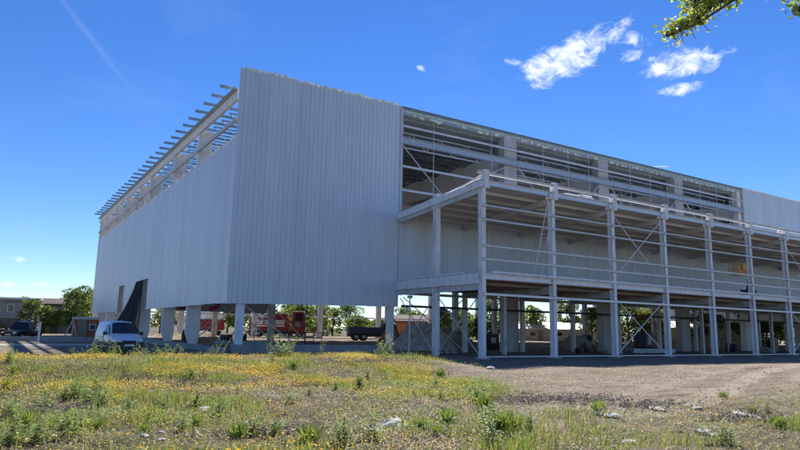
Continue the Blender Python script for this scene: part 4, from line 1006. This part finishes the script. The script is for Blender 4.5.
tag(link(bpy.data.objects.new('leafy_ground_cover', me)), 'low broad leaved weeds covering patches of the foreground', 'weeds', None, 'stuff')
# lying straw, stalks and clods of litter
x, y, rg = scatter(330000, lambda x, y: (grassy(x, y)*(.2+.8*patch(x, y, .6, 81, .38, .58))+.20*patch(x, y, .5, 83, .4, .6))*.6, seed=3)
n = len(x); th = rg.uniform(0, PI, n); l = .03+rg.exponential(.075, n).clip(0, .4); w = rg.uniform(.003, .009, n); tz = rg.normal(0, .25, n)
P = np.stack([x, y, height(x, y)+.012+rg.random(n)*.03], 1); A = np.stack([np.cos(th)*l, np.sin(th)*l, l*tz], 1); B = np.stack([-np.sin(th)*w, np.cos(th)*w, w*0], 1)
V = np.stack([P-A*.5-B, P+A*.5-B, P+A*.5+B, P-A*.5+B], 1).reshape(-1, 3)
c = np.array(DRY+[(.55, .5, .4), (.14, .10, .07), (.10, .075, .055)])[rg.integers(7, size=n)]*(.75+.5*rg.random((n, 1)))
me = np_mesh('straw_litter', V, np.arange(n*4).reshape(-1, 4), None, np.repeat(c, 4, 0)); me.materials.append(M['grass'])
tag(link(bpy.data.objects.new('straw_litter', me)), 'scattered straw and dead stalks lying on the ground', 'straw', None, 'stuff')
# small clods and pebbles all over
def clods(name, n0, dens, smin, smax, cols, seed, label):
    x, y, rg = scatter(n0, dens, x1=0, seed=seed); n = len(x); s = (smin+(smax-smin)*rg.random(n)**3)[:, None]
    base = np.array([(1, 0, 0), (-1, 0, 0), (0, 1, 0), (0, -1, 0), (0, 0, 1), (0, 0, -.4)])
    V = np.stack([x, y, height(x, y)], 1)[:, None, :]+base[None]*s[:, None, :]*(.6+.7*rg.random((n, 6, 1)))*np.array([1, 1, .7])+rg.normal(0, .15, (n, 6, 3))*s[:, None, :]
    T = np.array([(0, 2, 4), (2, 1, 4), (1, 3, 4), (3, 0, 4), (2, 0, 5), (1, 2, 5), (3, 1, 5), (0, 3, 5)])
    TT = (np.arange(n)[:, None, None]*6+T[None]).reshape(-1, 3)
    c = np.array(cols)[rg.integers(len(cols), size=n)]*(.75+.5*rg.random((n, 1)))
    me = np_mesh(name, V.reshape(-1, 3), None, TT, np.repeat(c, 6, 0)); me.materials.append(M['clod'])
    tag(link(bpy.data.objects.new(name, me)), label, 'soil', None, 'stuff')
m_, nt_, b_ = newmat('clod_soil'); a_ = nt_.nodes.new('ShaderNodeAttribute'); a_.attribute_name = 'tint'; nt_.links.new(a_.outputs['Color'], b_.inputs['Base Color']); b_.inputs['Roughness'].default_value = .95; M['clod'] = m_
clods('soil_clods', 46000, lambda x, y: .25+.75*patch(x, y, .5, 91, .45, .62), .006, .036, [(.27, .21, .155), (.33, .27, .20), (.23, .18, .135), (.40, .34, .27), (.18, .14, .105)], 5, 'loose clods and pebbles over the bare earth')
# yellow flowers in drifts
x, y, rg = scatter(560000, lambda x, y: np.clip(grassy(x, y)-.15, 0, 1)*(.04+patch(x, y, .5, 101, .47, .58))*OPEN(x, y)*(.25+.9*sstep(-29, -19, y))*.85, seed=4)
n = len(x); z = height(x, y)+rg.uniform(.07, .21, n); r = rg.uniform(.009, .019, n)
nrm = rg.normal(0, .45, (n, 3)); nrm[:, 2] = 1; nrm /= np.linalg.norm(nrm, axis=1)[:, None]
t1 = np.cross(nrm, np.array([1, .3, 0])); t1 /= np.linalg.norm(t1, axis=1)[:, None]; t2 = np.cross(nrm, t1)
P = np.stack([x, y, z], 1); V = []
for k in range(6):
    tt = 2*PI*k/6; V.append(P+(t1*math.cos(tt)+t2*math.sin(tt))*r[:, None])
V = np.stack(V, 1).reshape(-1, 3); k6 = np.arange(n)[:, None]*6
Q = np.concatenate([k6+np.array([[0, 1, 2, 3]]), k6+np.array([[3, 4, 5, 0]])], 0)
c = np.array([(.82, .55, .03), (.88, .64, .05), (.78, .42, .02), (.85, .70, .16)])[rg.integers(4, size=n)]
me = np_mesh('yellow_flowers', V, Q, None, np.repeat(c, 6, 0)); me.materials.append(M['petal'])
tag(link(bpy.data.objects.new('yellow_flowers', me)), 'drifts of small yellow wildflowers through the grass', 'flowers', None, 'stuff')

# ------------------------------------------------------------------ single weeds, brush, rubble
def weed_mesh(kind, seed):
    rg = np.random.default_rng(seed); V = []; F = []; C = []
    def leaf(p, d, l, w, c):
        d = d/np.linalg.norm(d); sd = np.cross(d, [0, 0, 1.]); sd /= (np.linalg.norm(sd)+1e-6); k = len(V)
        mid = p+d*l*.5+np.array([0, 0, .04*l]); V.extend([p, mid+sd*w, p+d*l-np.array([0, 0, .12*l]), mid-sd*w]); F.append((k, k+1, k+2, k+3)); C.extend([c]*4)
    st = {'bunch': 60, 'leafy': 12, 'tall': 4}[kind]
    for s in range(st):
        a = rg.uniform(0, 2*PI); r = rg.uniform(0, .16 if kind != 'tall' else .08); p = np.array([r*math.cos(a), r*math.sin(a), 0.])
        if kind == 'bunch':
            for q in range(3):
                a2 = rg.uniform(0, 2*PI); d = np.array([math.cos(a2)*.5, math.sin(a2)*.5, 1.0]); leaf(p, d, rg.uniform(.18, .42), .008, np.array((.20, .28, .06))*rg.uniform(.7, 1.4))
        else:
            H = rg.uniform(.25, .6) if kind == 'leafy' else rg.uniform(.45, .95)
            ln = rg.normal(0, .16, 2); top = p+np.array([ln[0], ln[1], H]); k = len(V); w = .006
            V.extend([p-[w, 0, 0], p+[w, 0, 0], top+[w*.5, 0, 0], top-[w*.5, 0, 0]]); F.append((k, k+1, k+2, k+3)); C.extend([np.array((.22, .26, .10))]*4)
            nl = 16 if kind == 'leafy' else 14
            for q in range(nl):
                t = .1+.9*q/nl; a2 = rg.uniform(0, 2*PI); c = np.array((.20, .28, .10) if kind == 'leafy' else (.28, .31, .15))*rg.uniform(.7, 1.4)
                leaf(p+(top-p)*t, np.array([math.cos(a2), math.sin(a2), rg.uniform(0, .6)]), rg.uniform(.07, .16)*(1.15-t*.6), .018 if kind == 'leafy' else .009, c)
    return np_mesh('weed', np.array(V), np.array(F), None, np.array(C))
WLAB = {'bunch': 'green bunch of broad bladed grass standing up from the foreground', 'leafy': 'leafy grey green weed standing above the grass', 'tall': 'tall thin stalky weed standing above the grass'}
wm = {k: [weed_mesh(k, 10*i+j) for j in range(3)] for i, k in enumerate(WLAB)}
for k in wm:
    for me in wm[k]: me.materials.append(M['grass'])
def weed(kind, x, y, sc, lab=None):
    o = bpy.data.objects.new('weed', random.choice(wm[kind])); link(o); o.location = (x, y, Z(x, y)-.01); o.rotation_euler = (0, 0, random.uniform(0, 6)); o.scale = (sc, sc, sc*random.uniform(.9, 1.15))
    tag(o, lab or WLAB[kind], 'weed', None if lab else {'bunch': 'bunches of broad grass', 'leafy': 'leafy weeds in the grass', 'tall': 'stalky weeds in the grass'}[kind])
for (k, px, py, sc) in [('bunch', 447, 423, 1.0), ('bunch', 485, 412, 1.15), ('bunch', 500, 434, 1.2), ('bunch', 512, 430, 1.0), ('leafy', 478, 405, 1.1), ('bunch', 598, 415, .9), ('bunch', 752, 415, .7), ('bunch', 310, 440, 1.1), ('tall', 163, 404, 1.2), ('tall', 160, 398, 1.1), ('tall', 282, 412, .9), ('bunch', 780, 432, .8),
                        ('leafy', 112, 368, 1.6), ('leafy', 103, 366, 2.0), ('leafy', 122, 367, 1.5), ('leafy', 135, 368, 1.4), ('leafy', 148, 367, 1.5), ('leafy', 160, 368, 1.5), ('leafy', 90, 370, 1.2), ('tall', 270, 366, 1.4), ('leafy', 278, 367, 1.9), ('leafy', 284, 368, 1.5), ('tall', 290, 368, 1.2), ('leafy', 388, 366, 1.7), ('leafy', 380, 368, 1.3), ('tall', 392, 366, 1.5), ('tall', 215, 366, 1.3), ('tall', 212, 368, 1.0), ('leafy', 95, 400, 1.2), ('leafy', 70, 440, 1.0), ('bunch', 25, 430, 1.0), ('leafy', 105, 405, 1.3), ('leafy', 250, 435, .9)]:
    p = gnd(px, py); weed(k, p.x, p.y, sc)
rw = random.Random(3)
for i in range(110):
    for _ in range(30):
        px, py = rw.uniform(-60, 860), rw.choice([rw.uniform(366, 449), rw.uniform(366, 400)])
        p = gnd(px, py)
        if rw.random() < float(grassy(np.array([p.x]), np.array([p.y]))[0]): break
    weed(rw.choice(['bunch', 'leafy', 'leafy', 'tall']), p.x, p.y, rw.uniform(.45, 1.0))
def rock(x, y, s, lab, group, flat=.6):
    rg = random.Random(int(x*977+y*131)); mb = MB(); n = 8; rr = []
    prof = [(.05, -.3), (.8, -.15), (1, .15), (.75, .5), (.3, .68), (.02, .7)]; vs = []; fs = []
    for i, (r, z) in enumerate(prof):
        for k in range(n):
            t = 2*PI*k/n; q = rg.uniform(.7, 1.25); vs.append((r*q*math.cos(t)*s, r*q*math.sin(t)*s*.8, z*s*flat*rg.uniform(.8, 1.2)))
    for i in range(len(prof)-1):
        for k in range(n): fs.append((i*n+k, i*n+(k+1) % n, (i+1)*n+(k+1) % n, (i+1)*n+k))
    mb.add(vs, fs); o = obj('rubble_chunk', mb, 'rock'); o.location = (x, y, Z(x, y)); o.rotation_euler = (0, 0, rg.uniform(0, 6)); tag(o, lab, 'rubble', group)
for (px, py, s) in [(372, 428, .17), (380, 430, .12), (388, 425, .2), (396, 422, .16), (402, 426, .12), (365, 432, .1), (690, 406, .13), (697, 410, .12), (683, 405, .08), (730, 417, .16), (740, 419, .2), (750, 421, .14), (762, 422, .12), (630, 441, .10), (612, 418, .14), (600, 416, .12), (622, 412, .09), (704, 434, .14), (712, 436, .1), (645, 407, .1), (655, 410, .12), (660, 411, .14), (342, 356, .3), (490, 372, .22), (248, 422, .1), (205, 410, .12), (180, 425, .09)]:
    p = gnd(px, py); rock(p.x, p.y, s*1.25, 'pale chunk of rubble lying on the ground in front of the hall', 'pale chunks of rubble')
for i in range(110):
    px, py = rw.uniform(-20, 820), rw.choice([rw.uniform(366, 447), rw.uniform(366, 400)]); p = gnd(px, py)
    rock(p.x, p.y, rw.uniform(.03, .085), 'pale chunk of rubble lying on the ground in front of the hall', 'pale chunks of rubble')
def brush(px, py, w, n, lab):
    p = gnd(px, py); rd = random.Random(px*7+py); mb = MB()
    for i in range(n):
        a = rd.gauss(0, .9); r = rd.gauss(0, w*.45); q = Vector((r, rd.gauss(0, w*.16), rd.uniform(0, .12)))
        d = Vector((math.cos(a), math.sin(a)*.6, rd.gauss(.05, .22)))*rd.uniform(.04, .15)
        mb.tube([q-d, q+Vector((0, 0, rd.uniform(-.02, .05))), q+d], [rd.uniform(.003, .009)]*3, 4, False)
    o = thing('brush_pile', lab, 'brush', (p.x, p.y, Z(p.x, p.y)+.01)); tag(obj('twigs', mb, 'twig', o), kind='stuff')
    mb = MB(); vs = []
    for i in range(220):
        q = Vector((rd.gauss(0, w*.42), rd.gauss(0, w*.2), rd.uniform(-.02, .05))); s = .010+.045*rd.random()**2
        vs = [q+Vector(v)*s*rd.uniform(.6, 1.2) for v in ((1, 0, 0), (-1, 0, 0), (0, 1, 0), (0, -1, 0), (0, 0, .8), (0, 0, -.5))]
        mb.add(vs, [(0, 2, 4), (2, 1, 4), (1, 3, 4), (3, 0, 4), (2, 0, 5), (1, 2, 5), (3, 1, 5), (0, 3, 5)])
    tag(obj('soil', mb, 'earth', o), kind='stuff')
for a in [(122, 384, 2.2, 240, 'dark pile of dead brush left of centre in front of the van'), (185, 387, 2.0, 200, 'dark brush pile right of the one in front of the van'), (75, 374, 1.2, 110, 'small brush pile at the upper left of the weeds'), (530, 402, 2.6, 300, 'long brown brush pile in front of the second annex column'), (590, 404, 1.6, 150, 'brown brush pile at the edge of the bare earth'), (430, 392, 1.6, 150, 'brush pile behind the nearest grass bunch'), (300, 385, 2.0, 180, 'flat brush pile in the middle of the weeds'), (365, 372, 2.2, 220, 'brush on the bank below the cladding corner'), (40, 412, 1.2, 150, 'nearest brush pile at lower left'), (270, 432, 1.0, 80, 'small brush pile at the bottom left of centre'), (740, 422, 1.3, 120, 'brush pile among rubble at lower right'), (402, 364, 1.3, 120, 'brush at the right foot of the grassy bank'), (425, 377, 1.5, 120, 'brush strewn below the right foot of the grassy bank'), (650, 408, 1.4, 110, 'brush pile between rubble chunks on the bare earth')]: brush(*a)

# ------------------------------------------------------------------ sky, sun
SUN = Vector((.62, .70, 1.0)).normalized()
el = math.asin(SUN.z); azs = math.atan2(SUN.x, SUN.y)
w = bpy.data.worlds.new('World'); S.world = w; w.use_nodes = True
nt = w.node_tree; N = nt.nodes; L = nt.links; N.clear()
out = N.new('ShaderNodeOutputWorld'); bg = N.new('ShaderNodeBackground'); sky = N.new('ShaderNodeTexSky')
sky.sky_type = 'NISHITA'; sky.sun_disc = False; sky.sun_elevation = el; sky.sun_rotation = azs; sky.air_density = 1.0; sky.dust_density = .0; sky.ozone_density = 6.0; sky.altitude = 900
bg.inputs['Strength'].default_value = .098
hs_ = N.new('ShaderNodeHueSaturation'); hs_.inputs['Saturation'].default_value = 1.2; hs_.inputs['Hue'].default_value = .511
L.new(sky.outputs[0], hs_.inputs['Color']); L.new(hs_.outputs[0], bg.inputs['Color'])
tc = N.new('ShaderNodeTexCoord')
def vdot(v):
    n = N.new('ShaderNodeVectorMath'); n.operation = 'DOT_PRODUCT'; L.new(tc.outputs['Generated'], n.inputs[0]); n.inputs[1].default_value = v; return n.outputs['Value']
def mth(op, a, b=None, c=None, clamp=False):
    n = N.new('ShaderNodeMath'); n.operation = op; n.use_clamp = clamp
    for i, q in enumerate((a, b, c)):
        if q is None: continue
        if isinstance(q, (int, float)): n.inputs[i].default_value = q
        else: L.new(q, n.inputs[i])
    return n.outputs[0]
def cloud(px, py, a, b, rot, amp=1.):
    c = ray(px, py).normalized(); r = Vector((c.y, -c.x, 0)).normalized(); u = r.cross(c)
    ca, sa = math.cos(math.radians(rot)), math.sin(math.radians(rot))
    r2 = r*ca+u*sa; u2 = -r*sa+u*ca; k = c.dot(FW)/FPX
    x = mth('DIVIDE', vdot(r2), a*k); y = mth('DIVIDE', vdot(u2), b*k)
    d = mth('SUBTRACT', 1., mth('ADD', mth('MULTIPLY', x, x), mth('MULTIPLY', y, y)))
    return mth('MULTIPLY', mth('MAXIMUM', d, -3.), amp)
cl = [cloud(560, 62, 44, 21, 16), cloud(600, 42, 34, 12, 33, .8), cloud(575, 50, 50, 18, 24, .8), cloud(684, 61, 46, 17, -2, .9), cloud(668, 66, 30, 14, 10, .9), cloud(682, 89, 25, 7, 5, .75), cloud(515, 62, 12, 4, -10, .5), cloud(550, 82, 22, 7, 8, .5), cloud(638, 42, 16, 10, -30, .3), cloud(634, 55, 18, 6, 10, .3), cloud(421, 69, 6, 4, -25, .7),
      cloud(17, 259, 8, 3, 0, .45), cloud(7, 285, 11, 4, 0, .5), cloud(39, 285, 10, 3, 0, .45)]
m0 = cl[0]
for c in cl[1:]: m0 = mth('MAXIMUM', m0, c)
def wnoise(scale, det, rough, st, dist=0.):
    mp = N.new('ShaderNodeMapping'); mp.inputs['Scale'].default_value = st; mp.inputs['Rotation'].default_value = (0, .5, .35); L.new(tc.outputs['Generated'], mp.inputs[0])
    n = N.new('ShaderNodeTexNoise'); n.inputs['Scale'].default_value = scale; n.inputs['Detail'].default_value = det; n.inputs['Roughness'].default_value = rough; n.inputs['Distortion'].default_value = dist
    L.new(mp.outputs[0], n.inputs['Vector']); return n.outputs['Fac']
nz = wnoise(34, 9, .68, (1, 1, 1.7), .6)
dens = mth('ADD', mth('MULTIPLY', m0, .9), mth('MULTIPLY', mth('SUBTRACT', nz, .53), 3.0))
mr = N.new('ShaderNodeMapRange'); mr.interpolation_type = 'SMOOTHSTEP'; mr.inputs['From Min'].default_value = -.08; mr.inputs['From Max'].default_value = 1.2; L.new(dens, mr.inputs['Value'])
# old contrail and faint high streaks
d1 = ray(60, -2).normalized(); d2 = ray(124, 80).normalized(); nn = d1.cross(d2).normalized(); along = (d2-d1).normalized()
tr1 = mth('POWER', 2.718, mth('MULTIPLY', -1., mth('POWER', mth('DIVIDE', mth('ADD', vdot(nn), mth('MULTIPLY', mth('SUBTRACT', wnoise(6, 3, .5, (1, 1, 1)), .5),   .012)), .004), 2.)))
mid = ((d1+d2)/2).normalized(); tl = mth('DIVIDE', mth('SUBTRACT', vdot(along), mid.dot(along)), .10)
fade = mth('POWER', 2.718, mth('MULTIPLY', -1., mth('MULTIPLY', tl, tl)))
trail = mth('MULTIPLY', mth('MULTIPLY', tr1, fade), .045)
hz = wnoise(5, 6, .6, (1, 1, 2.5), .4)
hm = N.new('ShaderNodeMapRange'); hm.inputs['From Min'].default_value = .55; hm.inputs['From Max'].default_value = .85; hm.inputs['To Max'].default_value = .05; L.new(hz, hm.inputs['Value'])
fac = mth('MAXIMUM', mth('MULTIPLY', mr.outputs[0], .96), mth('MAXIMUM', trail, hm.outputs[0]))
bw = N.new('ShaderNodeBackground'); bw.inputs['Color'].default_value = (.86, .90, .95, 1); bw.inputs['Strength'].default_value = .95
mxs = N.new('ShaderNodeMixShader'); L.new(fac, mxs.inputs[0]); L.new(bg.outputs[0], mxs.inputs[1]); L.new(bw.outputs[0], mxs.inputs[2]); L.new(mxs.outputs[0], out.inputs['Surface'])
sl = bpy.data.lights.new('sun', 'SUN'); sl.energy = 5.0; sl.angle = math.radians(.53); sl.color = (1, .95, .87)
so = bpy.data.objects.new('sun', sl); link(so); so.rotation_euler = SUN.to_track_quat('Z', 'Y').to_euler(); so.location = SUN*200

# ------------------------------------------------------------------ camera
cd = bpy.data.cameras.new('camera'); cd.sensor_width = 36; cd.lens = 36*FPX/800; cd.clip_end = 6000; cd.clip_start = .1
co = bpy.data.objects.new('camera', cd); link(co)
co.matrix_world = Matrix(((RT.x, UP.x, -FW.x, CAM.x), (RT.y, UP.y, -FW.y, CAM.y), (RT.z, UP.z, -FW.z, CAM.z), (0, 0, 0, 1)))
S.camera = co
vs_ = S.view_settings; vs_.view_transform = 'Standard'; vs_.look = 'None'; vs_.exposure = 0.62; vs_.gamma = 1; vs_.use_curve_mapping = False
S.cycles.max_bounces = 6; S.cycles.transparent_max_bounces = 8
